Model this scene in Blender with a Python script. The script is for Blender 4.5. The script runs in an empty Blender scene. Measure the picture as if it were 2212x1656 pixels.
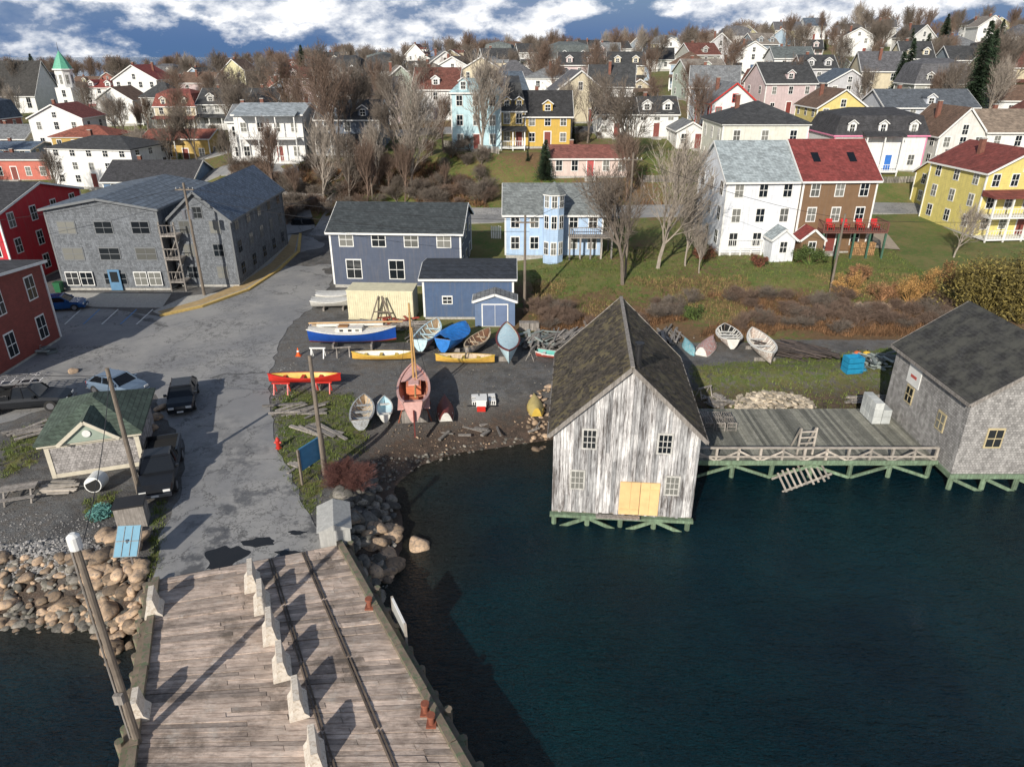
import bpy, math, random, numpy as np, time
from mathutils import Vector, Matrix, geometry
T0=time.time()
random.seed(7); np.random.seed(7)
R=random.uniform
CAMZ=24.0; TH=math.radians(24.8); CT,ST=math.cos(TH),math.sin(TH); FP=1534.0
# ------------------------------------------------------------------ terrain model (metres)
SHORE=[(-2600,10),(-400,18),(-60,25.2),(-24,25.9),(-16.9,24.6),(-12,24.6),(-7.6,27.0),(-5.8,30.5),(-6.3,33.5),(-7.4,36.5),(-6.2,39.2),(-3.3,41.0),(.8,42.3),(5,43.6),(12,45.2),(27,46.5),(60,46),(400,40),(2600,30)]
LAND=SHORE+[(2600,5000),(-2600,5000)]
AK=[-.75,-.52,-.3,-.2,-.05,.12,.45]
PR=[([100,130,200,300,500,640,760],[1.6,4,7.5,9,9,6,-3]),
    ([97,117,150,200,300,500,640,760],[1.6,4,6.5,8.5,11,11,7,-3]),
    ([97,103,112,140,190,300,560,700,820],[1.6,4.6,8.8,10.5,12.5,14,14,9,-3]),
    ([76,90,97,103,112,140,190,300,600],[1.6,2,2.4,5,9.4,12,14.5,17,17]),
    ([66,72,78,88,97,103,112,130,190,260,400,600],[1.6,2.2,3.0,3.8,4.3,6,10.4,12,16,18.5,20.5,20.5]),
    ([58.5,63,70,78,88,98,104,112,130,190,260,400,600],[1.6,2.3,3.4,4.0,4.6,5,7,10.4,12,16.5,20,23,23]),
    ([58,62,70,78,88,100,110,130,170,230,280,350,600],[1.6,2.2,3.8,4.4,4.8,5.4,8.6,12,16,22.5,28,31,31])]
def inpoly(x,y,P):
    r=np.zeros(np.shape(x),bool)
    for i in range(len(P)):
        (x1,y1),(x2,y2)=P[i],P[i-1]
        c=((y1>y)!=(y2>y)); 
        if y1!=y2: r^=c&(x<(x2-x1)*(y-y1)/(y2-y1)+x1)
    return r
def shore_d(x,y):
    d=np.full(np.shape(x),1e9)
    for i in range(len(SHORE)-1):
        (x1,y1),(x2,y2)=SHORE[i],SHORE[i+1]
        dx,dy=x2-x1,y2-y1; t=np.clip(((x-x1)*dx+(y-y1)*dy)/(dx*dx+dy*dy),0,1)
        d=np.minimum(d,np.hypot(x-x1-t*dx,y-y1-t*dy))
    return np.where(inpoly(x,y,LAND),d,-d)
def height(x,y):
    x=np.asarray(x,float); y=np.asarray(y,float)
    a=np.clip(x/np.maximum(y,60),AK[0],AK[-1]-1e-6)
    hs=[np.interp(y,p[0],p[1]) for p in PR]
    out=np.zeros(np.shape(x+y))
    for i in range(len(AK)-1):
        m=(a>=AK[i])&(a<AK[i+1]); t=(a-AK[i])/(AK[i+1]-AK[i]); t=t*t*(3-2*t)
        out=np.where(m,hs[i]*(1-t)+hs[i+1]*t,out)
    d=shore_d(x,y)
    s=np.where((x<-5)&(y<36),.6,.34)
    sh=np.maximum(d*s,-3.0)
    return np.minimum(out,sh)
def hz(x,y): return float(height(np.array([x]),np.array([y]))[0])
# sightlines of the survey photograph -> world points on the terrain
def ray(u,v):
    a=(u-1106)/FP; b=(v-828)/FP
    return a,CT-ST*b,-(ST+CT*b)
def at(u,v,z):
    a,dy,dz=ray(u,v); t=(z-CAMZ)/dz
    return Vector((a*t,dy*t,z))
TS=np.geomspace(14,700,1500)
def site(u,v):
    a,dy,dz=ray(u,v); x=a*TS; y=dy*TS; z=CAMZ+dz*TS
    k=np.argmax(z<np.maximum(height(x,y),0)); 
    if z[k]>=max(height(x[k],y[k]),0): k=len(TS)-1
    return Vector((x[k],y[k],max(hz(x[k],y[k]),0)))
def depth(p): return p.y*CT+(CAMZ-p.z)*ST
def zat(v,y):
    _,dy,dz=ray(1106,v); return CAMZ+y*dz/dy
# ------------------------------------------------------------------ materials
def nd(nt,t,ins={},**pr):
    n=nt.nodes.new(t)
    for k,v in pr.items(): setattr(n,k,v)
    for k,v in ins.items():
        s=n.inputs[k]
        if isinstance(v,bpy.types.NodeSocket): nt.links.new(v,s)
        else:
            if isinstance(v,(tuple,list)) and len(v)==3 and s.type=='RGBA': v=(*v,1)
            s.default_value=v
    return n
def mixc(nt,f,a,b,mode='MIX'):
    n=nt.nodes.new('ShaderNodeMix'); n.data_type='RGBA'; n.blend_type=mode
    for i,v in ((0,f),(6,a),(7,b)):
        s=n.inputs[i]
        if isinstance(v,bpy.types.NodeSocket): nt.links.new(v,s)
        else: s.default_value=(*v,1) if isinstance(v,(tuple,list)) else v
    return n.outputs[2]
def ramp(nt,f,lo,hi,a=0.,b=1.):
    return nd(nt,'ShaderNodeMapRange',{0:f,1:lo,2:hi,3:a,4:b}).outputs[0]
def mth(nt,op,a,b): return nd(nt,'ShaderNodeMath',{0:a,1:b},operation=op).outputs[0]
def noise(nt,vec,scale,det=3,rough=.6):
    return nd(nt,'ShaderNodeTexNoise',{'Vector':vec,'Scale':scale,'Detail':det,'Roughness':rough}).outputs[0]
def newmat(name):
    m=bpy.data.materials.new(name); m.use_nodes=True; nt=m.node_tree
    bs=nt.nodes['Principled BSDF']; return m,nt,bs
MC={}
def mat(name,col,rough=.75,var=.2,scale=2.5,kind='plain',col2=None,island=0.,metal=0,bump=.0,pos=False):
    if name in MC: return MC[name]
    m,nt,bs=newmat(name)
    oc=nd(nt,'ShaderNodeTexCoord').outputs['Object'] if not pos else nd(nt,'ShaderNodeNewGeometry').outputs['Position']
    f=noise(nt,oc,scale,4)
    c=mixc(nt,1.,col,mixc(nt,ramp(nt,f,.3,.7),(1-var,)*3,(1+var*.6,)*3),'MULTIPLY')
    hgt=None
    if kind=='siding':
        w=nd(nt,'ShaderNodeTexWave',{'Vector':oc,'Scale':1.6,'Distortion':.15,'Detail':1.},wave_type='BANDS',bands_direction='Z',wave_profile='SAW').outputs['Fac']
        c=mixc(nt,ramp(nt,w,.0,.14,.38,0.),c,(col[0]*.3,col[1]*.3,col[2]*.3))
        st=noise(nt,nd(nt,'ShaderNodeMapping',{'Vector':oc,'Scale':(3,3,.25)}).outputs[0],1.5,4)
        c=mixc(nt,ramp(nt,st,.5,.8,0,.35),c,(.2,.18,.16)); hgt=w
    if kind in('shingle','roof'):
        sp=nd(nt,'ShaderNodeSeparateXYZ',{0:oc}).outputs
        xx=mth(nt,'ADD',sp[0],sp[1])
        cv=nd(nt,'ShaderNodeCombineXYZ',{0:xx,1:sp[2]}).outputs[0]
        bk=nd(nt,'ShaderNodeTexBrick',{'Vector':cv,'Scale':1.,'Color1':(.62,.62,.62),'Color2':(1.25,1.25,1.25),'Mortar':(.35,.35,.35),'Mortar Size':.012,'Brick Width':.32 if kind=='roof' else .18,'Row Height':.13 if kind=='roof' else .16})
        c=mixc(nt,.8,c,bk.outputs[0],'MULTIPLY'); hgt=bk.outputs[0]
        st=noise(nt,nd(nt,'ShaderNodeMapping',{'Vector':oc,'Scale':(2.2,2.2,.5)}).outputs[0],1.,5,.7)
        c=mixc(nt,ramp(nt,st,.5,.75,0,.45),c,tuple(min(1,v*1.7+.03) for v in col))
        if col2: c=mixc(nt,ramp(nt,noise(nt,oc,.9,6,.7),.42,.6),c,col2)
    if kind=='brick':
        sp=nd(nt,'ShaderNodeSeparateXYZ',{0:oc}).outputs
        cv=nd(nt,'ShaderNodeCombineXYZ',{0:mth(nt,'ADD',sp[0],sp[1]),1:sp[2]}).outputs[0]
        bk=nd(nt,'ShaderNodeTexBrick',{'Vector':cv,'Scale':1.,'Color1':(.8,.8,.8),'Color2':(1.15,1.1,1.1),'Mortar':(1.3,1.4,1.5),'Mortar Size':.008,'Brick Width':.24,'Row Height':.08})
        c=mixc(nt,1.,c,bk.outputs[0],'MULTIPLY')
    if kind in('wood',):
        mp=nd(nt,'ShaderNodeMapping',{'Vector':oc,'Scale':(9,9,.55)}).outputs[0]
        st=noise(nt,mp,1.,6,.75)
        c=mixc(nt,ramp(nt,st,.38,.68),c,col2 or tuple(v*.4 for v in col)); hgt=st
    if kind=='peel':
        st=noise(nt,nd(nt,'ShaderNodeMapping',{'Vector':oc,'Scale':(7,7,.7)}).outputs[0],1.,7,.78)
        bg_=noise(nt,nd(nt,'ShaderNodeMapping',{'Vector':oc,'Scale':(1,1,.5)}).outputs[0],.7,4,.6)
        t_=mth(nt,'ADD',st,ramp(nt,bg_,.3,.7,-.12,.12))
        c=mixc(nt,ramp(nt,t_,.38,.52),c,(.34,.34,.35)); c=mixc(nt,ramp(nt,t_,.54,.62,0,.88),c,col2); hgt=st
    if kind=='plank':
        st=noise(nt,nd(nt,'ShaderNodeMapping',{'Vector':oc,'Scale':(1.4,8,1),'Rotation':(0,0,-.36)}).outputs[0],1.,7,.78)
        c=mixc(nt,ramp(nt,st,.44,.66),c,col2)
        s2=noise(nt,oc,.45,6,.75); c=mixc(nt,ramp(nt,s2,.5,.66,0,.75),c,(.1,.08,.065)); hgt=st
        s3=noise(nt,oc,1.3,5,.8); c=mixc(nt,ramp(nt,s3,.55,.7,0,.5),c,(.57,.54,.5))
    if kind=='spots' and col2: c=mixc(nt,ramp(nt,noise(nt,oc,scale*2.2,5,.7),.5,.6),c,col2)
    if island:
        ri=nd(nt,'ShaderNodeNewGeometry').outputs['Random Per Island']
        c=mixc(nt,1.,c,mixc(nt,ri,(1-island,)*3,(1+island*.7,1+island*.6,1+island*.5)),'MULTIPLY')
    nt.links.new(c,bs.inputs['Base Color']); bs.inputs['Roughness'].default_value=rough; bs.inputs['Metallic'].default_value=metal
    if hgt is None and bump: hgt=noise(nt,oc,scale*5,5,.7)
    if hgt is not None:
        b=nd(nt,'ShaderNodeBump',{'Height':hgt,'Strength':bump or .35,'Distance':.04}); nt.links.new(b.outputs[0],bs.inputs['Normal'])
    MC[name]=m; return m
def paint(c,kind='siding'):
    return mat('paint_%s_%02d%02d%02d'%(kind,int(c[0]*99),int(c[1]*99),int(c[2]*99)),c,.65,.12,1.5,kind)
def roofm(c): return mat('shingles_%02d%02d%02d'%(int(c[0]*99),int(c[1]*99),int(c[2]*99)),c,.85,.3,1.2,'roof')
WHITE=mat('white_trim',(.76,.76,.74),.5,.1)
m,nt,bs=newmat('window_glass')
ri=nd(nt,'ShaderNodeNewGeometry').outputs['Random Per Island']
nt.links.new(mixc(nt,ramp(nt,ri,.55,1.),(.012,.016,.02),(.22,.22,.2)),bs.inputs['Base Color']); bs.inputs['Roughness'].default_value=.08; GLASS=m
CARGL=mat('car_glass',(.01,.012,.015),.05,.05)
BRICK=mat('chimney_brick',(.2,.085,.06),.9,.3,4)
CONC=mat('concrete',(.42,.41,.38),.85,.2,3,'spots',(.3,.29,.27),bump=.3)
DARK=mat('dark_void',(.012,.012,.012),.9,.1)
POLE=mat('pole_wood',(.24,.2,.16),.9,.3,2,'wood',(.1,.08,.065))
GREYW=mat('grey_timber',(.34,.32,.3),.9,.3,3,'wood',(.12,.11,.1),island=.4)
TIRE=mat('tyre',(.02,.02,.02),.85,.1); HUB=mat('hub',(.4,.4,.42),.35,.1,metal=.8)
BLACKM=mat('black_iron',(.02,.02,.022),.5,.1)
GREENW=mat('algae_timber',(.2,.3,.2),.85,.35,3,'wood',(.09,.12,.08),island=.3)
# ------------------------------------------------------------------ mesh helpers
def mkmesh(name,V,F,m,smooth=False):
    me=bpy.data.meshes.new(name); me.from_pydata(V,[],F); me.materials.append(m)
    if smooth: me.polygons.foreach_set('use_smooth',[True]*len(me.polygons))
    me.update(); return me
def link(o): bpy.context.collection.objects.link(o); return o
CUBE=[(0,3,2,1),(4,5,6,7),(0,1,5,4),(1,2,6,5),(2,3,7,6),(3,0,4,7)]
class B:
    def __init__(s,name): s.name=name; s.p={}
    def part(s,n,m,smooth=False):
        if n not in s.p: s.p[n]=[[],[],m,smooth]
        return s.p[n]
    def add(s,n,m,V,F,smooth=False):
        q=s.part(n,m,smooth); k=len(q[0]); q[0].extend([tuple(v) for v in V]); q[1].extend([tuple(i+k for i in f) for f in F])
    def box(s,n,m,x0,x1,y0,y1,z0,z1):
        s.add(n,m,[(x0,y0,z0),(x1,y0,z0),(x1,y1,z0),(x0,y1,z0),(x0,y0,z1),(x1,y0,z1),(x1,y1,z1),(x0,y1,z1)],CUBE)
    def wbox(s,n,m,o,a,nn,s0,s1,d0,d1,z0,z1):
        V=[]
        for z in (z0,z1):
            for (ss,dd) in ((s0,d0),(s1,d0),(s1,d1),(s0,d1)):
                V.append((o[0]+a[0]*ss+nn[0]*dd,o[1]+a[1]*ss+nn[1]*dd,z))
        s.add(n,m,V,[f[::-1] for f in CUBE])
    def cyl(s,n,m,p0,p1,r0,r1=None,k=8,smooth=True):
        r1=r0 if r1 is None else r1; p0=Vector(p0);p1=Vector(p1); d=(p1-p0).normalized()
        a=d.cross(Vector((0,0,1)) if abs(d.z)<.9 else Vector((1,0,0))).normalized(); b=d.cross(a)
        V=[];F=[]
        for p,r in((p0,r0),(p1,r1)):
            for i in range(k):
                t=2*math.pi*i/k; V.append(p+a*math.cos(t)*r+b*math.sin(t)*r)
        for i in range(k): j=(i+1)%k; F.append((i,i+k,j+k,j))
        F.append(tuple(range(k))); F.append(tuple(range(2*k-1,k-1,-1)))
        s.add(n,m,V,F,False)
    def beam(s,n,m,p0,p1,w,h):
        p0=Vector(p0);p1=Vector(p1); d=(p1-p0).normalized()
        a=d.cross(Vector((0,0,1)))
        a=a.normalized() if a.length>.01 else Vector((1,0,0)); b=a.cross(d)
        V=[]
        for p in(p0,p1):
            for i,j in((-1,-1),(1,-1),(1,1),(-1,1)): V.append(p+a*w/2*i+b*h/2*j)
        s.add(n,m,V,[(3,2,1,0),(4,5,6,7),(0,1,5,4),(1,2,6,5),(2,3,7,6),(3,0,4,7)])
    def done(s,loc=(0,0,0),yaw=0,tilt=None):
        e=bpy.data.objects.new(s.name,None); e.empty_display_size=.5; link(e); e.location=loc; e.rotation_euler=(0,0,yaw)
        if tilt: e.rotation_euler=(tilt[0],tilt[1],yaw)
        for n,(V,F,m,sm) in s.p.items():
            o=bpy.data.objects.new(n,mkmesh(n,V,F,m,sm)); link(o); o.parent=e
        return e
# ------------------------------------------------------------------ houses
def window(b,o,a,n,s,z,w,h,trim=WHITE,mun=1,d=0):
    b.wbox('window_frames',trim,o,a,n,s-w/2-.09,s+w/2+.09,.005,.05,z-.1,z+h+.12)
    b.wbox('window_glass',GLASS,o,a,n,s-w/2,s+w/2,.0,.062,z,z+h)
    b.wbox('window_bars',trim,o,a,n,s-w/2,s+w/2,.03,.085,z+h/2-.03,z+h/2+.03)
    if mun:
        b.wbox('window_bars',trim,o,a,n,s-.02,s+.02,.03,.08,z,z+h/2-.031)
        b.wbox('window_bars',trim,o,a,n,s-.02,s+.02,.03,.08,z+h/2+.031,z+h)
def gable_roof(b,W,D,h,r,axis,rm,trim,o=.35,t=.16):
    L,Wd=(W,D) if axis=='x' else (D,W)
    s=r/(Wd/2)
    prof=[(-o,h-s*o),(Wd/2,h+r),(Wd+o,h-s*o)]
    def P(l,w,z): return (l-W/2,w,z) if axis=='x' else (w-W/2,l,z)
    V=[];
    for l in(-o,L+o):
        for w,z in prof: V.append(P(l,w,z+t))
        for w,z in prof: V.append(P(l,w,z))
    F=[(0,1,7,6),(1,2,8,7),(3,9,10,4),(4,10,11,5),(0,6,9,3),(2,5,11,8),(0,3,4,1),(1,4,5,2),(6,7,10,9),(7,8,11,10)]
    b.add('roof',rm,V,F)
    for l in(-o-.03,L+o+.03):
        for w,z in(prof[0],prof[2]): b.beam('rake_boards',trim,P(l,w,z+.03),P(l,Wd/2,h+r+.03),.05,.22)
    for w,z in(prof[0],prof[2]):
        ww=w-.04 if w<0 else w+.04
        b.beam('eave_boards',trim,P(-o,ww,z+.03),P(L+o,ww,z+.03),.05,.2)
def hip_roof(b,W,D,h,r,rm,trim,o=.4):
    m_=min(W,D)/2
    if W>=D: rg=[(-W/2+m_,D/2,h+r),(W/2-m_,D/2,h+r)]
    else: rg=[(0,m_,h+r),(0,D-m_,h+r)]
    x0,x1,y0,y1=-W/2-o,W/2+o,-o,D+o
    V=[(x0,y0,h),(x1,y0,h),(x1,y1,h),(x0,y1,h),(x0,y0,h+.12),(x1,y0,h+.12),(x1,y1,h+.12),(x0,y1,h+.12)]+rg
    F=[(3,2,1,0),(0,1,5,4),(1,2,6,5),(2,3,7,6),(3,0,4,7)]
    if W>=D: F+=[(4,5,9,8),(5,6,9),(6,7,8,9),(7,4,8)]
    else: F+=[(4,5,8),(5,6,9,8),(6,7,9),(7,4,8,9)]
    b.add('roof',rm,V,F)
    b.box('eave_boards',trim,x0+.1,x1-.1,y0+.1,y1-.1,h-.16,h-.003)
def dormer(b,cx,w,hh,y0,z0,yb,wm,rm,trim,gable=True):
    b.box('dormer_walls',wm,cx-w/2,cx+w/2,y0,yb,z0,z0+hh)
    r=w*.38
    if gable:
        V=[(cx-w/2,y0,z0+hh),(cx+w/2,y0,z0+hh),(cx,y0,z0+hh+r-.06)]; b.add('dormer_walls',wm,V,[(0,1,2)])
        o=.15; V=[];
        for y in(y0-.2,yb):
            V+=[(cx-w/2-o,y,z0+hh-.05),(cx,y,z0+hh+r),(cx+w/2+o,y,z0+hh-.05),(cx-w/2-o,y,z0+hh-.15),(cx,y,z0+hh+r-.1),(cx+w/2+o,y,z0+hh-.15)]
        b.add('dormer_roof',rm,V,[(0,1,7,6),(1,2,8,7),(0,3,4,1),(1,4,5,2),(0,6,9,3),(2,5,11,8),(3,9,10,4),(4,10,11,5)])
        b.beam('dormer_trim',trim,(cx-w/2-o,y0-.23,z0+hh-.1),(cx,y0-.23,z0+hh+r-.04),.04,.14)
        b.beam('dormer_trim',trim,(cx+w/2+o,y0-.23,z0+hh-.1),(cx,y0-.23,z0+hh+r-.04),.04,.14)
    window(b,(cx,y0),(1,0),(0,-1),0,z0+.25,w*.5,hh-.45,trim)
def railing(b,p0,p1,m,h=1.0,step=.35):
    p0=Vector(p0);p1=Vector(p1);n=max(2,int((p1-p0).length/step)); up=Vector((0,0,1))
    b.beam('railing',m,p0+up*h,p1+up*h,.08,.07); b.beam('railing',m,p0+up*.12,p1+up*.12,.05,.05)
    for i in range(n+1):
        q=p0.lerp(p1,i/n); w=.09 if i in(0,n) else .04; b.box('balusters',m,q.x-w/2,q.x+w/2,q.y-w/2,q.y+w/2,q.z,q.z+h-.04)
def house(name,x,y,z,W,D,h,rise=2.5,yaw=0,roof='gs',wall=(.7,.7,.68),rc=(.08,.08,.085),fl=2,n=3,dorm=0,porch=None,chim=1,trim=WHITE,door=(.2,.05,.04),wk='siding',ww=.85,wh=1.4,sidew=True,rows=None,wm=None,rm=None,mun=1,base=3,skyl=0,acc=None):
    b=B(name); wm=wm or paint(wall,wk); rm=rm or roofm(rc); fh=h/fl; acc=acc or trim
    b.box('walls',wm,-W/2,W/2,0,D,.25,h); b.box('foundation',CONC,-W/2+.04,W/2-.04,.04,D-.04,-base,.25)
    if roof=='gs':
        for sx in(-W/2,W/2): b.add('walls',wm,[(sx,0,h),(sx,D,h),(sx,D/2,h+rise)],[(0,1,2) if sx>0 else (2,1,0)])
        gable_roof(b,W,D,h,rise,'x',rm,trim)
    elif roof=='gf':
        for sy in(0,D): b.add('walls',wm,[(-W/2,sy,h),(W/2,sy,h),(0,sy,h+rise)],[(0,1,2) if sy==0 else (2,1,0)])
        gable_roof(b,W,D,h,rise,'y',rm,trim)
        if rise>2: window(b,(0,0),(1,0),(0,-1),0,h+.1,ww*.9,min(1.3,rise*.4),trim,mun)
    elif roof=='hip': hip_roof(b,W,D,h,rise,rm,trim)
    elif roof=='mansard':
        o=.3; i_=.75; r1=rise
        V=[(-W/2-o,-o,h),(W/2+o,-o,h),(W/2+o,D+o,h),(-W/2-o,D+o,h),(-W/2+i_,i_,h+r1),(W/2-i_,i_,h+r1),(W/2-i_,D-i_,h+r1),(-W/2+i_,D-i_,h+r1),(-W/4,D/2,h+r1+.9),(W/4,D/2,h+r1+.9)]
        b.add('roof',rm,V,[(3,2,1,0),(0,1,5,4),(1,2,6,5),(2,3,7,6),(3,0,4,7),(4,5,9,8),(5,6,9),(6,7,8,9),(7,4,8)])
        b.box('eave_boards',acc,-W/2-o-.03,W/2+o+.03,-o-.03,D+o+.03,h-.2,h-.003)
        k=max(2,int(W/4))
        for i in range(k): dormer(b,-W/2+W*(i+.5)/k,1.25,1.4,-.05,h+.25,2.2,wm,rm,trim)
    elif roof=='flat':
        b.box('roof',rm,-W/2-.1,W/2+.1,-.1,D+.1,h+.003,h+.25); b.box('eave_boards',trim,-W/2-.13,W/2+.13,-.13,-.1,h-.1,h+.27)
    if dorm and roof in('gs','hip'):
        s=rise/(D/2)
        for i in range(dorm):
            cx=-W/2+W*(i+.5)/dorm; y0=.7; dormer(b,cx,1.5,1.25,y0,h+s*y0-.05,y0+2.4/max(s,.5),wm,rm,trim)
    for i in range(skyl):
        s=rise/(D/2); cx=-W/2+W*(i+.5)/skyl; y0,y1=D*.2,D*.32; t=.19
        b.add('skylights',CARGL,[(cx-.4,y0,h+s*y0+t),(cx+.4,y0,h+s*y0+t),(cx+.4,y1,h+s*y1+t),(cx-.4,y1,h+s*y1+t)],[(0,1,2,3)])
    for sx in(-1,1):
        for sy in(0,D):
            cx=sx*W/2; b.box('corner_boards',acc,cx-.09,cx+.09,sy-.025 if sy==0 else sy-.12,sy+.12 if sy==0 else sy+.025,.26,h-.2)
    R_=rows or [(fh*i+ (.95 if i else 1.0),n,ww,min(wh,fh*.52)) for i in range(fl)]
    di=n//2
    for ri_,(z0,k,w_,h_) in enumerate(R_):
        for i in range(k):
            cx=-W/2+W*(i+.5)/k
            if ri_==0 and door and k>1 and i==di and not rows:
                b.wbox('door_frame',trim,(cx,0),(1,0),(0,-1),-.62,.62,.003,.05,.26,2.55); b.wbox('door',paint(door,'plain'),(cx,0),(1,0),(0,-1),-.47,.47,.01,.07,.28,2.4)
                b.wbox('door_step',CONC,(cx,0),(1,0),(0,-1),-.8,.8,.051,.9,-1,.2); continue
            window(b,(cx,0),(1,0),(0,-1),0,z0,w_,h_,trim,mun)
    if sidew:
        k=max(1,int(D/3.3))
        for z0,_,w_,h_ in R_:
            for i in range(k):
                sy=D*(i+.5)/k
                window(b,(W/2,sy),(0,1),(1,0),0,z0,min(w_,1.1),h_,trim,mun); window(b,(-W/2,sy),(0,1),(-1,0),0,z0,min(w_,1.1),h_,trim,mun)
    if chim:
        for i in range(chim):
            cx=W*(-.22+.45*i); top=h+rise+.7; b.box('chimney',BRICK,cx-.27,cx+.27,D/2+.15,D/2+.65,h-.3 if roof!='flat' else h,top); b.box('chimney_cap',CONC,cx-.32,cx+.32,D/2+.1,D/2+.7,top,top+.1)
    if porch:
        f0,f1,nf,pd=porch; X0=-W/2+W*f0; X1=-W/2+W*f1
        for f in range(nf):
            zf=.3+f*fh
            b.box('porch_deck',trim,X0,X1,-pd,-.06,zf-.2,zf)
            k=max(2,int((X1-X0)/2.2))
            for i in range(k+1):
                px=X0+.1+(X1-X0-.2)*i/k
                b.box('porch_posts',trim,px-.08,px+.08,-pd+.05,-pd+.21,zf,zf+fh-.25)
                if i<k: railing(b,(px+.1,-pd+.12,zf),(px+(X1-X0-.2)/k-.1,-pd+.12,zf),trim,.9,.3)
                if f==0: b.box('porch_posts',trim,px-.07,px+.07,-pd+.06,-pd+.2,-base,zf-.2)
        zt=.3+nf*fh-.25
        b.add('porch_roof',rm,[(X0-.2,-pd-.2,zt),(X1+.2,-pd-.2,zt),(X1+.2,-.09,zt+.5),(X0-.2,-.09,zt+.5),(X0-.2,-pd-.2,zt-.12),(X1+.2,-pd-.2,zt-.12),(X1+.2,-.09,zt-.12),(X0-.2,-.09,zt-.12)],[(0,1,2,3),(7,6,5,4),(0,4,5,1),(1,5,6,2),(3,7,4,0)])
    return b.done((x,y,z),yaw)
PLACED=[]
def HS(name,u0,u1,vb,ve,vr=None,D=9,yaw=0,**k):
    p=site((u0+u1)/2,vb); W=(u1-u0)/FP*depth(p); h=max(2.4,zat(ve,p.y)-p.z)
    if vr is not None:
        yr=p.y if k.get('roof')=='gf' else p.y+D/2
        k['rise']=max(.5,zat(vr,yr)-p.z-h-.15)
    PLACED.append((p.x,p.y+D/2,max(W,D)/2+1))
    return house(name,p.x,p.y,p.z,W,D,h,yaw=math.radians(yaw),**k)
W_=(.78,.78,.77); CR=(.62,.55,.4); BLK=(.055,.057,.06); GR=(.2,.21,.22); RD=(.2,.05,.035); BR=(.16,.1,.07); DR=(.28,.09,.06)
# waterfront row
HS('navy_wharf_building',722,998,622,502,vr=436,D=10,yaw=-3,roof='gs',wall=(.08,.1,.15),rc=(.05,.06,.065),rows=[(1.0,3,1.5,1.9),(4.4,4,1.35,1.35)],chim=0)
HS('blue_house',1092,1298,556,462,vr=395,D=8.5,wall=(.42,.57,.78),rc=(.2,.22,.22),n=5,fl=2,chim=0)
HS('white_townhouse',1552,1706,551,390,vr=303,D=10,yaw=3,wall=(.74,.77,.82),rc=(.33,.38,.4),fl=3,n=3,chim=0,door=None,sidew=True)
HS('brown_townhouse',1710,1866,548,388,vr=300,D=10,yaw=3,wall=(.2,.12,.065),rc=(.22,.045,.04),fl=3,n=3,chim=0,skyl=2)
b=B('entrance_porch'); pw=paint((.74,.77,.82)); b.box('walls',pw,-1.2,1.2,0,2,-1,2.3); b.add('walls',pw,[(-1.2,0,2.3),(1.2,0,2.3),(0,0,3.3)],[(0,1,2)]); gable_roof(b,2.4,2,2.3,1.0,'y',roofm((.33,.38,.4)),WHITE,.2); window(b,(0,0),(1,0),(0,-1),0,.9,.7,1.1); p=site(1678,557); b.done((p.x,p.y-1.3,p.z),.05)
b=B('entrance_porch'); pw=paint((.2,.12,.065)); b.box('walls',pw,-1.2,1.2,0,2,-1,2.3); b.add('walls',pw,[(-1.2,0,2.3),(1.2,0,2.3),(0,0,3.3)],[(0,1,2)]); gable_roof(b,2.4,2,2.3,1.0,'y',roofm((.24,.04,.035)),WHITE,.2); window(b,(0,0),(1,0),(0,-1),0,.9,.7,1.1); p=site(1738,557); b.done((p.x,p.y-1.3,p.z),.05)
HS('white_hip_roof_house',1545,1722,425,268,vr=215,D=11,roof='hip',wall=(.7,.7,.62),rc=BLK,fl=3,n=3)
HS('mansard_house',1790,1985,372,292,D=10,roof='mansard',rise=2.6,wall=W_,rc=(.05,.05,.055),fl=1,n=4,acc=mat('pink_trim',(.75,.25,.4),.5,.1),porch=(.3,.7,1,1.6),door=(.03,.15,.5))
HS('bungalow',1190,1358,386,342,vr=312,D=8,wall=(.66,.53,.48),rc=(.26,.1,.08),fl=1,n=5,chim=1,door=(.5,.08,.08))
HS('pale_blue_house',978,1082,326,200,vr=180,D=9,roof='mansard',wall=(.5,.7,.76),rc=(.34,.5,.54),fl=3,n=3)
HS('mustard_house',1132,1232,320,250,vr=195,D=9,wall=(.6,.4,.08),rc=(.04,.04,.042),fl=2,n=3,dorm=1,acc=mat('black_trim',(.03,.03,.03),.5,.1))
HS('mustard_house',1082,1134,320,240,vr=175,D=9,roof='mansard',wall=(.58,.42,.14),rc=BLK,fl=2,n=2,porch=(0,1,1,1.8))
HS('white_dormer_house',1290,1372,300,246,vr=210,D=8,wall=W_,rc=BLK,fl=2,n=3,dorm=2)
HS('white_dormer_house',1372,1460,300,246,vr=208,D=8,wall=W_,rc=BLK,fl=2,n=3,dorm=2)
HS('white_gable_house',1460,1520,325,282,vr=262,D=7,roof='gf',wall=W_,rc=GR,fl=1,n=2,chim=0)
HS('white_gable_house',1528,1624,310,222,vr=178,D=10,roof='gf',wall=W_,rc=GR,fl=2,n=3,trim=mat('red_trim',(.5,.04,.03),.5,.1))
HS('yellow_gable_house',1756,1860,300,232,vr=192,D=10,roof='gf',wall=(.7,.58,.22),rc=BR,fl=2,n=3)
HS('grey_long_house',1900,2096,300,232,vr=192,D=10,wall=(.55,.58,.63),rc=(.11,.125,.145),fl=2,n=5,dorm=1)
HS('white_gable_house',2012,2112,372,292,vr=232,D=10,roof='gf',wall=(.7,.69,.66),rc=BR,fl=2,n=3)
HS('white_house',2112,2290,375,285,vr=235,D=10,wall=W_,rc=(.27,.21,.16),fl=2,n=4,dorm=0,porch=(0,1,1,1.6))
HS('yellow_verandah_house',2040,2118,470,392,vr=335,D=9,wall=(.68,.57,.16),rc=(.2,.05,.04),fl=2,n=2)
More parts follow.
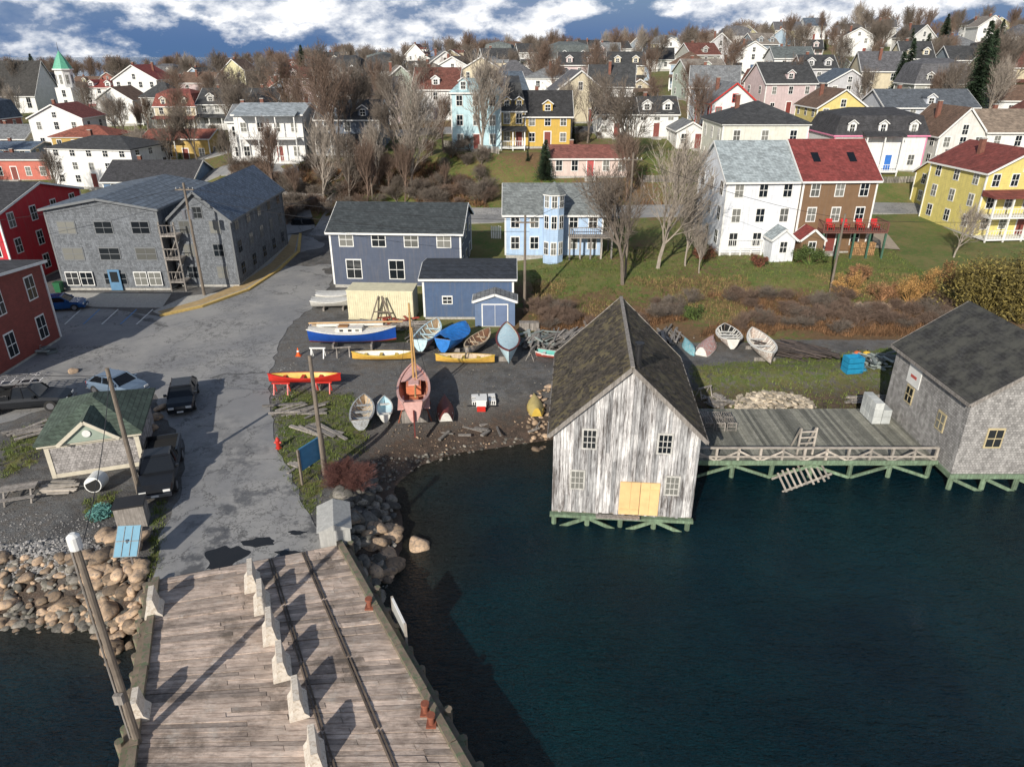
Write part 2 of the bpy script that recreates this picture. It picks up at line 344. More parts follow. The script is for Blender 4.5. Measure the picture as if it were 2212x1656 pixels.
HS('yellow_verandah_house',2092,2260,512,372,vr=322,D=10,roof='gf',wall=(.7,.6,.2),rc=(.2,.05,.04),fl=3,n=4,porch=(0,1,2,2.2),yaw=6,ww=.8)
HS('white_shed_house',505,560,352,262,vr=225,D=9,wall=W_,rc=GR,fl=2,n=2)
HS('white_verandah_house',520,662,352,248,vr=222,D=10,wall=W_,rc=(.33,.37,.4),fl=2,n=4,porch=(.1,.95,2,2))
HS('dark_blue_house',690,822,335,258,vr=215,D=10,wall=(.12,.15,.2),rc=BLK,fl=2,n=3,dorm=2,porch=(0,1,1,2))
HS('ochre_house',318,458,352,300,vr=278,D=8,wall=(.55,.38,.12),rc=DR,fl=1,n=4,porch=(0,.55,1,1.8))
HS('white_hip_roof_house',112,308,408,322,vr=290,D=10,yaw=-10,roof='hip',wall=W_,rc=BLK,fl=3,n=5,chim=1)
HS('white_red_roof_house',80,192,325,255,vr=225,D=9,roof='gf',wall=W_,rc=RD,fl=2,n=3)
HS('ochre_low_house',118,245,330,296,vr=268,D=9,roof='hip',wall=(.5,.34,.1),rc=DR,fl=1,n=4)
HS('cream_mansard_house',342,430,282,230,D=9,roof='mansard',rise=2.6,wall=CR,rc=(.25,.07,.055),fl=2,n=3,porch=(0,1,1,1.8))
HS('grey_dormer_house',435,545,280,225,vr=190,D=10,wall=(.5,.5,.48),rc=BLK,fl=2,n=4,dorm=2,porch=(0,1,1,2))
HS('grey_dormer_house',545,604,275,222,vr=190,D=9,wall=(.5,.5,.48),rc=BLK,fl=2,n=2)
tud=mat('tudor_black',(.03,.025,.025),.6,.1)
HS('victorian_inn',190,262,248,190,vr=172,D=12,wall=W_,rc=(.3,.06,.05),fl=3,n=3,dorm=2,porch=(0,1,1,2),acc=tud)
HS('victorian_inn',258,352,246,172,vr=140,D=12,roof='gf',wall=W_,rc=(.3,.06,.05),fl=3,n=4,chim=2,acc=tud)
HS('pink_low_house',-40,114,392,345,vr=330,D=9,wall=(.55,.16,.12),rc=(.1,.1,.11),fl=1,n=5)
HS('white_cottage',-30,60,330,300,vr=268,D=9,wall=CR,rc=GR,fl=1,n=3)
HS('blue_roof_house',-30,72,352,325,vr=305,D=9,wall=(.2,.3,.45),rc=(.1,.14,.2),fl=1,n=3)
HS('blue_gable_house',230,420,432,392,vr=345,D=10,wall=(.12,.2,.33),rc=(.05,.05,.055),fl=1,n=4)
HS('red_warehouse',-190,42,628,462,vr=392,D=15,wall=(.5,.015,.03),rc=(.045,.048,.055),fl=3,n=5,ww=.9,wh=1.4,yaw=0,chim=0)
HS('brick_shop',-330,-75,865,668,vr=640,D=12,wk='brick',wall=(.2,.045,.035),rc=(.05,.05,.055),roof='gs',rise=1.8,fl=2,n=4,ww=1.0,wh=1.8,chim=0)
# grey shingled inn : main block + wing
SHG=mat('grey_wall_shingles',(.165,.18,.2),.85,.25,2,'shingle')
house('grey_shingled_inn',-41.3,71.8,1.6,11.2,15,8.4,1.0,0,'gf',wm=SHG,rc=(.11,.14,.18),fl=3,n=3,chim=0,ww=1.9,wh=1.2,door=None,trim=mat('inn_trim',(.16,.17,.18),.6,.1),rows=[(.7,3,2.2,1.1),(3.3,3,2.0,1.15),(6.0,3,1.7,1.15)])
house('grey_shingled_inn',-32.1,73,1.6,6.2,18,7.2,2.7,0,'gf',wm=SHG,rc=(.12,.16,.22),fl=3,n=2,chim=0,ww=1.0,wh=1.2,door=None,trim=mat('inn_trim2',(.14,.15,.16),.6,.1))
PLACED+=[(-41,80,9),(-32,82,8)]
b=B('inn_entrance'); bd=mat('entrance_blue',(.1,.22,.36),.5,.1)
for cx in(-4.4,-2.9,2.7,4.2): b.box('shop_windows',GLASS,cx-.6,cx+.6,-.13,-.1,.6,1.9); b.box('shop_frames',WHITE,cx-.68,cx+.68,-.1,-.055,.5,2.0); b.box('shop_bars',WHITE,cx-.02,cx+.02,-.15,-.131,.6,1.9); b.box('shop_bars',WHITE,cx-.6,cx+.6,-.155,-.132,1.3,1.34)
b.box('door',bd,-.6,.6,-.14,-.06,0.02,2.2); b.box('door_glass',GLASS,-.4,.4,-.16,-.141,.9,2.0); b.done((-41.3,71.7,1.65))
b=B('balcony_stairs')
for k in range(3):
    b.box('platform',GREYW,-1.6,.0,-1.5,0,2.4*k+.9,2.4*k+1.05)
    railing(b,(-1.6,-1.45,2.4*k+1.05),(0,-1.45,2.4*k+1.05),GREYW)
    if k<2: b.beam('stairs',GREYW,(-1.4,-.5,2.4*k+1.0),(-.1,-.5,2.4*k+3.3),.9,.08)
for x in(-1.55,-.05): b.box('posts',GREYW,x-.07,x+.07,-1.49,-1.35,0,7.2)
b.done((-34.0,72.9,1.6))
# tower bay on the blue house
p=site(1193,560); bl=paint((.42,.57,.78)); b=B('blue_house_tower')
zt=zat(418,p.y)-p.z
def ngon_prism(b,n,m,r,z0,z1,k=6,r1=None,cx=0,cy=0):
    r1=r if r1 is None else r1
    V=[(cx+math.cos(math.pi/k+2*math.pi*i/k)*q,cy+math.sin(math.pi/k+2*math.pi*i/k)*q,z) for z,q in((z0,r),(z1,r1)) for i in range(k)]
    b.add(n,m,V,[(i,(i+1)%k,(i+1)%k+k,i+k) for i in range(k)]+[tuple(range(k))[::-1],tuple(range(k,2*k))])
ngon_prism(b,'walls',bl,1.15,-2,zt,8); ngon_prism(b,'eave',WHITE,1.3,zt,zt+.15,8); ngon_prism(b,'roof',roofm((.2,.22,.22)),1.35,zt+.15,zt+1.3,8,.08)
ap=1.15*math.cos(math.pi/8)
for k in(-1,0,1):
    an=-math.pi/2+k*math.pi/4; nn=(math.cos(an),math.sin(an)); aa=(-nn[1],nn[0])
    for z0 in(.9,3.7,5.9): window(b,(nn[0]*ap,nn[1]*ap),aa,nn,0,z0,.5,1.25)
b.done((p.x,p.y-.6,p.z))
def deck(name,u0,u1,v,hgt,pd,m,chairs=0,roof=False,postm=None):
    p=site((u0+u1)/2,v); W=(u1-u0)/FP*depth(p); b=B(name); postm=postm or m
    b.box('floor',m,-W/2,W/2,0,pd,hgt-.15,hgt)
    for i in range(5):
        x=-W/2+.1+(W-.2)*i/4
        for yy in(.1,pd-.1): b.box('posts',postm,x-.09,x+.09,yy-.09,yy+.09,-2,hgt-.15)
    railing(b,(-W/2,.05,hgt),(W/2,.05,hgt),m,1.,.22); railing(b,(W/2-.05,.1,hgt),(W/2-.05,pd,hgt),m,1.,.25); railing(b,(-W/2+.05,.1,hgt),(-W/2+.05,pd,hgt),m,1.,.25)
    rc=mat('red_chair',(.5,.02,.02),.5,.1)
    for i in range(chairs):
        x=-W/2+1+(W-2)*i/max(1,chairs-1)
        b.box('chair_seats',rc,x-.35,x+.35,.6,1.2,hgt+.35,hgt+.42); b.beam('chair_backs',rc,(x,1.2,hgt+.4),(x,1.5,hgt+1.1),.65,.06)
        for s in(-.35,.35): b.box('chair_arms',rc,x+s-.05,x+s+.05,.55,1.3,hgt+.6,hgt+.65); b.box('chair_legs',rc,x+s-.04,x+s+.04,.6,.68,hgt,hgt+.6)
    b.done((p.x,p.y,p.z)); return p,W
deck('raised_deck',1768,1905,560,2.9,3.,mat('red_deck',(.16,.07,.055),.7,.2),4,postm=mat('green_post',(.05,.12,.08),.7,.2))
deck('raised_deck',1228,1322,560,2.4,3.,GREYW)
deck('low_deck',1552,1645,553,.7,2.,WHITE)
p=site(1865,556); b=B('firewood_stack'); wo=mat('cut_log',(.42,.25,.12),.9,.3,6,island=.4)
for i in range(13):
    for j in range(8): b.cyl('logs',wo,(i*.2-1.2,-.2+R(-.04,.04),.1+j*.18),(i*.2-1.2,.4,.1+j*.18),R(.075,.1),k=6)
b.done((p.x,p.y+.6,p.z))
# blue shed & small annex & cream container
HS('blue_boat_shed',918,1108,690,602,vr=566,D=6.5,wall=(.07,.115,.21),rc=(.03,.037,.05),fl=1,n=1,chim=0,rows=[(1.9,0,.9,.8)],sidew=False,wk='siding')
p=site(1070,697); b=B('shed_annex'); am=paint((.13,.19,.31))
b.box('walls',am,-1.8,1.8,0,1.6,0,2.4); b.add('walls',am,[(-1.8,0,2.4),(1.8,0,2.4),(0,0,2.9)],[(0,1,2)]); gable_roof(b,3.6,1.6,2.4,.6,'y',roofm(GR),WHITE,.2)
b.wbox('door_frame',WHITE,(0,0),(1,0),(0,-1),-1.2,1.2,.005,.05,.0,2.15); b.wbox('doors',paint((.13,.18,.3),'plain'),(0,0),(1,0),(0,-1),-1.1,-.02,.01,.07,.05,2.05); b.wbox('doors',paint((.13,.18,.3),'plain'),(0,0),(1,0),(0,-1),.02,1.1,.01,.07,.05,2.05)
b.done((p.x,p.y-1.0,p.z))
p=site(968,690); b=B('shed_window'); window(b,(0,0),(1,0),(0,-1),0,1.6,.8,.6); b.done((p.x,site(1013,690).y,p.z))
p=site(824,692); b=B('cream_container'); cm=mat('cream_steel',(.68,.63,.44),.55,.15,2)
b.box('body',cm,-3.05,3.05,0,2.5,.15,2.75); b.box('frame',mat('cream_frame',(.5,.46,.32),.6,.1),-3.1,3.1,-.04,2.54,.02,.16); b.box('top_rim',cm,-3.1,3.1,-.04,2.54,2.75,2.85)
for i in range(30): x=-2.95+i*.203; b.box('corrugation',cm,x-.05,x+.05,-.03,0,.18,2.7)
b.done((p.x,p.y,p.z),math.radians(-3))
# church (left)
p=site(40,245); b=B('church'); wm=paint(W_); rm=roofm((.05,.048,.045))
b.box('walls',wm,-9,9,0,14,-3,5); 
for sx in(-9,9): b.add('walls',wm,[(sx,0,5),(sx,14,5),(sx,7,14)],[(0,1,2)])
gable_roof(b,18,14,5,9,'x',rm,WHITE)
for i in range(5): window(b,(-7+i*3.5,0),(1,0),(0,-1),0,1.5,1.2,2.8)
b.done((p.x-3,p.y,p.z),0)
PLACED.append((p.x-3,p.y+7,11))
p=site(150,250); dd=depth(p); b=B('church_tower'); cu=mat('copper_green',(.12,.4,.27),.6,.2)
s=dd/FP; wt=34*s; z1=zat(152,p.y)-p.z; z2=zat(110,p.y)-p.z
b.box('shaft',wm,-wt/2,wt/2,0,wt,-3,z1*.62); ngon_prism(b,'belfry',wm,wt*.5,z1*.62,z1,8,cy=wt/2); ngon_prism(b,'cornice',WHITE,wt*.6,z1,z1+.35,8,cy=wt/2)
ngon_prism(b,'spire',cu,wt*.56,z1+.35,z1+(z2-z1)*.6,8,wt*.28,cy=wt/2); ngon_prism(b,'spire',cu,wt*.28,z1+(z2-z1)*.6,z2,8,.05,cy=wt/2); b.cyl('finial',BLACKM,(0,wt/2,z2),(0,wt/2,z2+2.2),.08,.03)
for z0 in(z1*.2,z1*.42): window(b,(0,0),(1,0),(0,-1),0,z0,.9,1.7)
for k in range(8):
    an=-math.pi/2+k*math.pi/4; nn=(math.cos(an),math.sin(an)); a2=wt*.5*math.cos(math.pi/8)
    window(b,(nn[0]*a2,nn[1]*a2+wt/2),(-nn[1],nn[0]),nn,0,z1*.7,.7,z1*.2)
b.done((p.x,p.y,p.z)); PLACED.append((p.x,p.y-4,13))
# random hillside streets
PAL=[W_,W_,W_,W_,(.66,.66,.64),CR,(.62,.58,.36),(.36,.46,.56),(.45,.52,.45),(.35,.12,.09),(.5,.5,.52),(.6,.48,.48),(.25,.3,.35),(.4,.4,.36)]
RPAL=[BLK,BLK,BLK,GR,(.12,.12,.13),(.16,.06,.045),BR,(.1,.13,.17),(.13,.15,.15),(.25,.22,.19)]
rs=random.Random(12)
for yy in(124,143,163,185,210,238,272,310,352):
    x=-.82*yy-10
    while x<.82*yy+15:
        W=rs.uniform(7,10.5); x+=W+rs.uniform(2.5,7.5)*(1+(yy>200)*.5)
        y=yy+rs.uniform(-5,5); D=rs.uniform(7.5,10)
        if rs.random()<.1 or any(abs(x-a)<r+W/2 and abs(y+D/2-c)<r+D/2 for a,c,r in PLACED): continue
        z=hz(x,y); fl=rs.choice([1,2,2,2]) if yy>130 else 2
        if yy>300 and rs.random()<.45: continue
        PLACED.append((x,y+D/2,W/2))
        house('wooden_house',x,y,z,W,D,fl*2.7+rs.uniform(0,.5),rs.uniform(2.2,3.6),math.radians(rs.choice([-4,-12,9,-3,82,14,75])),rs.choice(['gs','gs','gf','gf','hip','mansard']),rs.choice(PAL),rs.choice(RPAL),fl,rs.choice([2,3,3]),rs.choice([0,0,1,2]),rs.choice([None,None,(0,1,1,1.8)]),rs.choice([0,1,1]),door=rs.choice([(.2,.04,.03),(.05,.1,.2)]),ww=.75,wh=1.25)
print('houses',time.time()-T0)
# ------------------------------------------------------------------ boat shed on piles
PEEL=mat('weathered_boards',(.68,.69,.7),.85,.25,2.2,'peel',(.08,.07,.065),island=.4,bump=.5)
SIDEB=mat('grey_shed_shingles',(.2,.18,.155),.9,.3,2,'shingle')
MOSS=mat('mossy_shingles',(.07,.058,.045),.95,.45,1.5,'roof',(.14,.115,.06))
def boatshed():
    b=B('weathered_boat_shed'); W=7.7; L=10.8; h=5.05; r=3.75
    x=-W/2; 
    while x<W/2-.02:
        w=min(R(.15,.24),W/2-x); xm0,xm1=x,x+w-.014
        tl=h+r*(1-abs(xm0)/(W/2)); tr=h+r*(1-abs(xm1)/(W/2)); cuts=[R(-.16,.02)]+sorted([R(1,h)]*1 if R(0,1)<.6 else [])
        yo=R(-.03,.02)
        for i,c in enumerate(cuts):
            t0=cuts[i+1]-.01 if i+1<len(cuts) else None
            a1,a2=(t0,t0) if t0 else (tl,tr)
            V=[(xm0,yo,c),(xm1,yo,c),(xm1,yo+.08,c),(xm0,yo+.08,c),(xm0,yo,a1),(xm1,yo,a2),(xm1,yo+.08,a2),(xm0,yo+.08,a1)]
            b.add('front_boards',PEEL,V,CUBE)
        x+=w
    b.box('side_walls',SIDEB,-W/2,W/2,.1,L,0,h); b.add('side_walls',SIDEB,[(-W/2,L,h),(W/2,L,h),(0,L,h+r)],[(2,1,0)])
    gable_roof(b,W,L,h,r,'y',MOSS,GREYW,.28,.14)
    sh=mat('loose_shingles',(.07,.06,.048),.95,.3,3,island=.6)
    for i in range(1500):
        sd=random.choice((-1,1)); q=R(.03,1.05); yy=R(-.2,L+.1); zx=h+r*(1-q)+.15; xx=sd*q*W/2; w_=R(.07,.13); dn=Vector((sd*W/2,0,-r)).normalized(); c=Vector((xx,yy,zx)); n_=Vector((sd*r,0,W/2)).normalized()
        V=[c+Vector((0,-w_,0)),c+Vector((0,w_,0)),c+Vector((0,w_,0))+dn*.22+n_*R(.02,.06),c+Vector((0,-w_,0))+dn*.22+n_*R(.02,.06)]
        b.add('loose_shingles',sh,V,[(0,1,2,3)])
    b.box('ridge_cap',GREYW,-.1,.1,-.3,L+.3,h+r+.1,h+r+.19)
    b.cyl('stove_pipe',BLACKM,(.35,.7,h+r-.6),(.35,.7,h+r+.9),.16,k=10); b.cyl('stove_pipe_cap',BLACKM,(.35,.7,h+r+1.0),(.35,.7,h+r+1.08),.25,k=10)
    ft=mat('old_frame',(.5,.49,.46),.8,.3,4)
    for cx,z in((-1.95,4.1),(2.0,4.0),(-2.5,1.55),(2.6,1.45)):
        b.box('window_frame',ft,cx-.42,cx+.42,-.08,-.035,z-.1,z+1.15); b.box('window_glass',GLASS,cx-.32,cx+.32,-.095,-.03,z,z+1.05)
        for t in(-.11,.11): b.box('window_bars',ft,cx+t-.02,cx+t+.02,-.12,-.096,z,z+1.05)
        for t in(.35,.7): b.box('window_bars',ft,cx-.32,cx+.32,-.124,-.0965,z+t-.02,z+t+.02)
    ply=mat('new_plywood',(.75,.5,.24),.7,.12,2,island=.12)
    for x0,x1 in((-.17,.42),(.43,.92),(.95,1.45),(1.46,1.97)): b.box('plywood_door',ply,x0,x1,-.12,-.05,.02,2.1)
    b.box('plywood_door',ply,-.12,.9,-.15,-.121,.3,.42); b.box('plywood_door',ply,1.0,1.92,-.15,-.121,1.6,1.72)
    b.box('door_step',GREYW,-1.4,1.0,-.45,-.16,-.12,-.02)
    b.box('sill_beam',GREENW,-W/2-.1,W/2+.1,-.15,.15,-.38,-.2); b.box('floor',GREYW,-W/2,W/2,.16,L,-.25,-.003)
    for j in range(4):
        y=.1+j*3.5
        for i in range(5):
            x=-W/2+.15+(W-.3)*i/4; b.cyl('piles',GREENW,(x,y,-3.5),(x,y,-.25),.15,k=8)
            if i<4: s=1 if i%2 else -1; xx=x+(W-.3)/4; b.beam('braces',GREENW,(x if s>0 else xx,y-.2,-.35),(xx if s>0 else x,y-.2,-1.2),.08,.2)
    return b.done((6.05,32.75,.95),math.radians(-5))
boatshed()
b=B('shingled_net_shed'); W=8.4; L=8.6; h=4.9; SG=mat('silver_shingles',(.34,.33,.32),.9,.35,2,'shingle'); r=2.9
b.box('walls',SG,-W/2,W/2,0,L,0,h); 
for sy in(0,L): b.add('walls',SG,[(-W/2,sy,h),(W/2,sy,h),(0,sy,h+r)],[(0,1,2) if sy==0 else (2,1,0)])
gable_roof(b,W,L,h,r,'y',mat('old_black_shingles',(.04,.04,.04),.95,.45,1.5,'roof',(.075,.075,.065)),GREYW,.3)
yl=mat('ochre_trim',(.5,.42,.25),.7,.2)
for cx in(-2.3,.2,2.6): window(b,(cx,0),(1,0),(0,-1),0,1.9,.85,1.1,yl)
for cy in(2.2,6): window(b,(-W/2,cy),(0,1),(-1,0),0,1.9,.7,1.0,yl)
b.box('sign_board',WHITE,-W/2-.05,-W/2-.003,5.2,6.7,3.1,4.4); b.box('sign_emblem',mat('sign_red',(.5,.1,.08),.6,.1),-W/2-.06,-W/2-.051,5.6,6.3,3.6,3.8)
b.box('sill',GREENW,-W/2-.1,W/2+.1,-.1,L,-.3,-.003)
for j in range(3):
    for i in range(5):
        x=-W/2+.2+(W-.4)*i/4; y=.15+j*4; b.cyl('piles',GREENW,(x,y,-3.5),(x,y,-.3),.16)
        if i<4: b.beam('braces',GREENW,(x,y-.2,-.35),(x+2,y-.2,-1.3),.1,.2)
b.done((30.6,36.5,1.15),0)
b=B('timber_dock'); DK=mat('grey_deck_boards',(.27,.27,.24),.9,.3,2,'wood',(.14,.15,.12),island=.5)
x=11.0
while x<26.2:
    b.box('deck_boards',DK,x,x+.2,37.7+R(-.05,.05),44.9,1.2,1.28+R(0,.02)); x+=.215
for y in(38,41,44): b.box('stringers',GREENW,11,26.2,y-.12,y+.12,.9,1.18)
for i in range(7):
    x=11.3+i*2.45
    for y in(38,41.5): b.cyl('piles',GREENW,(x,y,-3),(x,y,1.18 if y>39 else 1.19),.15)
    if i<6 : b.beam('braces',GREENW,(x,37.85,.9 if i%2 else .05),(x+2.4,37.85,.05 if i%2 else .9),.1,.18)
RL=mat('rail_timber',(.4,.37,.33),.9,.3,3,island=.4)
for i in range(12):
    x=11.2+i*1.35; b.box('railing_posts',RL,x-.07,x+.07,37.68,37.82,1.29,2.2)
    if i<11: b.beam('railing_braces',RL,(x,37.66,1.35 if i%2 else 2.05),(x+1.35,37.66,2.05 if i%2 else 1.35),.04,.12)
b.box('rails',RL,11.1,26.1,37.66,37.84,2.2,2.27); b.box('rails',RL,11.1,26.1,37.6,37.64,1.62,1.74); b.box('kerb_beam',GREENW,11.,26.2,37.6,37.66,1.15,1.4)
b.done()
b=B('wooden_ladder_frame')
for x in(-.5,.5): b.beam('legs',RL,(x,0,0),(x,0,1.9),.1,.1); b.beam('legs',RL,(x,.9,0),(x,.1,1.8),.08,.08)
for z in(.4,.8,1.2,1.6): b.box('rungs',RL,-.45,.45,-.04,.04,z,z+.08)
b.done((18.3,38.5,1.3),.1)
b=B('broken_staging')
for i in range(9): b.beam('slats',RL,(i*.36,R(-.1,.1),0),(i*.36+.3,1.5+R(-.1,.1),.1),.12,.05)
for k in(.15,1.3): b.beam('rails',RL,(-.2,k,-.06),(3.3,k+.2,-.06),.1,.09)
b.done((16.6,36.2,.05),math.radians(14),(math.radians(12),math.radians(-10)))
b=B('deck_cages')
for i in range(5):
    for j in range(2):
        x,y=i*.75,j*.9
        for (dx,dy) in((0,0),(.6,0),(0,.7),(.6,.7)): b.box('posts',GREYW,x+dx-.03,x+dx+.03,y+dy-.03,y+dy+.03,0,.6)
        for z in(.03,.3,.57):
            b.box('rails',GREYW,x+.031,x+.569,y-.02,y+.02,z,z+.04); b.box('rails',GREYW,x+.031,x+.569,y+.68,y+.72,z,z+.04)
        for k in range(4): b.box('top_slats',GREYW,x+.04+k*.15,x+.1+k*.15,y,y+.7,.612,.64)
b.done((11.3,41.6,1.3))
# ------------------------------------------------------------------ main wharf
PLK=mat('wharf_planks',(.54,.45,.39),.9,.25,1.5,'plank',(.25,.195,.165),island=.45,bump=.5)
def lerp(a,b,t): return (a[0]+(b[0]-a[0])*t,a[1]+(b[1]-a[1])*t)
La,Lb=(-13.2,16.6),(-16.7,26.2); Ra,Rb=(-1.45,16.6),(-8.5,28.9)
La=lerp(Lb,La,2.6); Ra=lerp(Rb,Ra,2.6)
Lz=1.78
b=B('timber_wharf'); n=130
for i in range(n):
    gp=.9 if i%5 else .8
    t0=i/n; t1=(i+gp+.04)/n; cuts=[0]
    while cuts[-1]<1: cuts.append(min(1,cuts[-1]+R(.3,.6)))
    for j in range(len(cuts)-1):
        s0,s1=cuts[j],cuts[j+1]-.0015; zo=R(0,.035); e=R(-.06,.06)/n
        q=[lerp(lerp(La,Lb,t+e),lerp(Ra,Rb,t+e),s) for t,s in((t0,s0),(t0,s1),(t1,s1),(t1,s0))]
        b.add('planks',PLK,[(x,y,Lz-.1) for x,y in q]+[(x,y,Lz+zo) for x,y in q],CUBE)
tim=mat('edge_timber',(.2,.16,.12),.9,.3,2,'spots',(.11,.14,.08)); chn=mat('channel_timber',(.14,.11,.085),.9,.3,2,island=.4)
def P3(p,z): return Vector((p[0],p[1],z))
for A,Bq,s in((La,Lb,-1),(Ra,Rb,1)):
    k=14
    for i in range(k):
        a_,b_=lerp(A,Bq,i/k),lerp(A,Bq,(i+.98)/k); b.beam('edge_beams',tim,P3(a_,1.93+R(-.03,.03))+Vector((s*-.15+R(-.03,.03),0,0)),P3(b_,1.93+R(-.03,.03))+Vector((s*-.15,0,0)),.28,.24)
    b.beam('edge_beams',tim,P3(A,1.45)+Vector((s*.22,0,0)),P3(Bq,1.45)+Vector((s*.22,0,0)),.25,.5)
    for i in range(30):
        q=lerp(A,Bq,i/29); b.cyl('piles',tim,(q[0]+s*.42,q[1],-3),(q[0]+s*.42,q[1],R(1.4,1.95)),.16)
for s in(.60,.78):
    for ds in(-.005,.005):
        for k in range(9):
            t0,t1=k/9,(k+.97)/9; j=R(-.0015,.0015)
            b.beam('rail_channel',chn,P3(lerp(lerp(La,Ra,s+ds+j),lerp(Lb,Rb,s+ds*1.4+j),t0),Lz+.045),P3(lerp(lerp(La,Ra,s+ds),lerp(Lb,Rb,s+ds*1.4),t1),Lz+.045),.06,.06)
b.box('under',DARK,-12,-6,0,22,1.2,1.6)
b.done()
JB=mat('barrier_concrete',(.66,.6,.52),.85,.2,3,'spots',(.48,.41,.33))
def barrier(u,v,L=1.5,ang=None):
    p=at(u,v,Lz); b=B('concrete_barrier')
    prof=[(-.36,0),(-.36,.08),(-.2,.3),(-.11,1.0),(.11,1.0),(.2,.3),(.36,.08),(.36,0)]
    V=[(x,y,z) for y in(-L/2,L/2) for x,z in prof]; k=8
    b.add('body',JB,V,[(i,(i+1)%k,(i+1)%k+k,i+k)[::-1] for i in range(k)]+[tuple(range(k)),tuple(range(2*k-1,k-1,-1))])
    b.done((p.x,p.y,Lz+.04),math.radians(20) if ang is None else ang)
for u,v in((546,1262),(567,1308),(587,1372),(610,1448),(645,1528),(682,1640)): barrier(u,v,1.25)
barrier(335,1320,1.0,math.radians(20)); barrier(303,1545,.8,math.radians(20))
rb=mat('rusty_iron',(.25,.08,.045),.8,.3,8)
for u,v in((803,1312),(925,1540),(938,1565)):
    p=at(u,v,1.9); b=B('mooring_bollard'); b.cyl('post',rb,(0,0,0),(0,0,.4),.1,k=12); b.cyl('cap',rb,(0,0,.4),(0,0,.5),.16,k=12); b.box('base',rb,-.18,.18,-.18,.18,-.02,.05); b.done((p.x-.1,p.y,1.93))
# ------------------------------------------------------------------ terrain mesh
def axis(lo,a,b_,hi,st):
    c=list(np.arange(a,b_,st)); g=st; x=c[-1]
    up=[]; 
    while x<hi: g*=1.12; x+=g; up.append(x)
    g=st;x=c[0];dn=[]
    while x>lo: g*=1.12; x-=g; dn.append(x)
    return np.array(dn[::-1]+c+up)
xs=axis(-2500,-62,62,2500,.6); ys=axis(-500,14,120,4000,.6)
X,Y=np.meshgrid(xs,ys); Z=height(X,Y)
nz=sum(np.sin(X*f+ph)*np.cos(Y*f*1.1+ph*2)/k for f,ph,k in((.35,1,1.),(.9,2,2.),(2.1,.5,4.)))
Z=Z+np.where((Y>66),nz*.08*np.clip((Y-66)/20,0,1),0)+np.where((Z<1.3),nz*.05,0)
def griddata(X,Y,Z):
    ny,nx=X.shape; V=np.stack([X.ravel(),Y.ravel(),Z.ravel()],1)
    i=np.arange(ny*nx).reshape(ny,nx); F=np.stack([i[:-1,:-1].ravel(),i[:-1,1:].ravel(),i[1:,1:].ravel(),i[1:,:-1].ravel()],1); return V,F
V,F=griddata(X,Y,Z)
A=X/np.maximum(Y,60); N=lambda s,ph:(np.sin(X*s+ph)*np.cos(Y*s*1.3+ph*1.7)+np.sin((X+Y)*s*.7+ph))/2
def pxpoly(L,z=1.6): return [tuple(at(u,v,z)[:2]) for u,v in L]
grav=np.where(A>-.19,(Y<57.5+N(.3,1)),(Y<98)).astype(float)
grass=(1-grav)
GP=[[(590,860),(640,840),(760,850),(800,900),(790,960),(700,1000),(690,1110),(660,1110),(600,1000)],[(1490,790),(1940,750),(1960,860),(1800,900),(1500,860)],[(0,960),(60,920),(110,900),(80,1000),(0,1040)],[(180,1080),(250,1060),(260,1110),(190,1130)],[(330,1080),(360,1080),(340,1280),(315,1280)]]
for L in GP:
    m=inpoly(X,Y,pxpoly(L)); grav[m]=.42; grass[m]=.58
brush=((Y>57)&(Y<67+N(.2,2)*3)&(A>-.02)).astype(float)*(.7+.3*N(.5,2))
brush=np.maximum(brush,((Y>97)&(Y<113)&(A>-.5)&(A<.4))*(.42+.45*N(.25,.3))); brush=np.maximum(brush,(Y>115)*(.4+.35*N(.15,1)))
brush=np.maximum(brush,((Y>60)&(Y<98)&(A>0)&(A<.5))*(.32+.35*N(.4,1))); brush=np.clip(brush,0,1)
me=bpy.data.meshes.new('ground'); me.from_pydata(V.tolist(),[],F.tolist())
ca=me.color_attributes.new('zone','FLOAT_COLOR','POINT'); C=np.stack([grass.ravel(),grav.ravel(),brush.ravel(),np.ones(grass.size)],1).astype('f'); ca.data.foreach_set('color',C.ravel())
m,nt,bs=newmat('ground_cover'); g=nd(nt,'ShaderNodeNewGeometry').outputs['Position']; at_=nd(nt,'ShaderNodeVertexColor',layer_name='zone').outputs[0]
sp=nd(nt,'ShaderNodeSeparateColor',{0:at_}).outputs
n1=noise(nt,g,.35,6,.7); n2=noise(nt,g,2.2,6,.7); n3=noise(nt,g,14,4,.7)
gc=mixc(nt,ramp(nt,n1,.42,.62),(.11,.165,.03),(.23,.2,.07)); gc=mixc(nt,ramp(nt,n2,.5,.68),gc,(.25,.16,.065)); gc=mixc(nt,ramp(nt,n3,.3,.7,0,.55),gc,(.05,.065,.016))
bc=mixc(nt,ramp(nt,n2,.3,.7),(.11,.062,.034),(.25,.155,.075)); bc=mixc(nt,ramp(nt,n3,.4,.7,0,.6),bc,(.05,.037,.017))
vc=mixc(nt,ramp(nt,n3,.3,.7),(.07,.072,.075),(.24,.24,.235)); vc=mixc(nt,ramp(nt,n2,.42,.7),vc,(.13,.11,.09)); vc=mixc(nt,ramp(nt,n1,.48,.6,0,.6),vc,(.05,.05,.052))
ad=lambda a,n,k: mth(nt,'ADD',a,ramp(nt,n,.25,.75,-k,k))
c=mixc(nt,ramp(nt,ad(sp[2],n2,.45),.4,.6),gc,bc); c=mixc(nt,ramp(nt,ad(sp[1],n2,.5),.4,.6),c,vc)
zz=nd(nt,'ShaderNodeSeparateXYZ',{0:g}).outputs[2]
mud=mixc(nt,ramp(nt,n2,.4,.6),(.1,.065,.045),(.04,.028,.02)); mud=mixc(nt,ramp(nt,n3,.55,.7),mud,(.2,.17,.14))
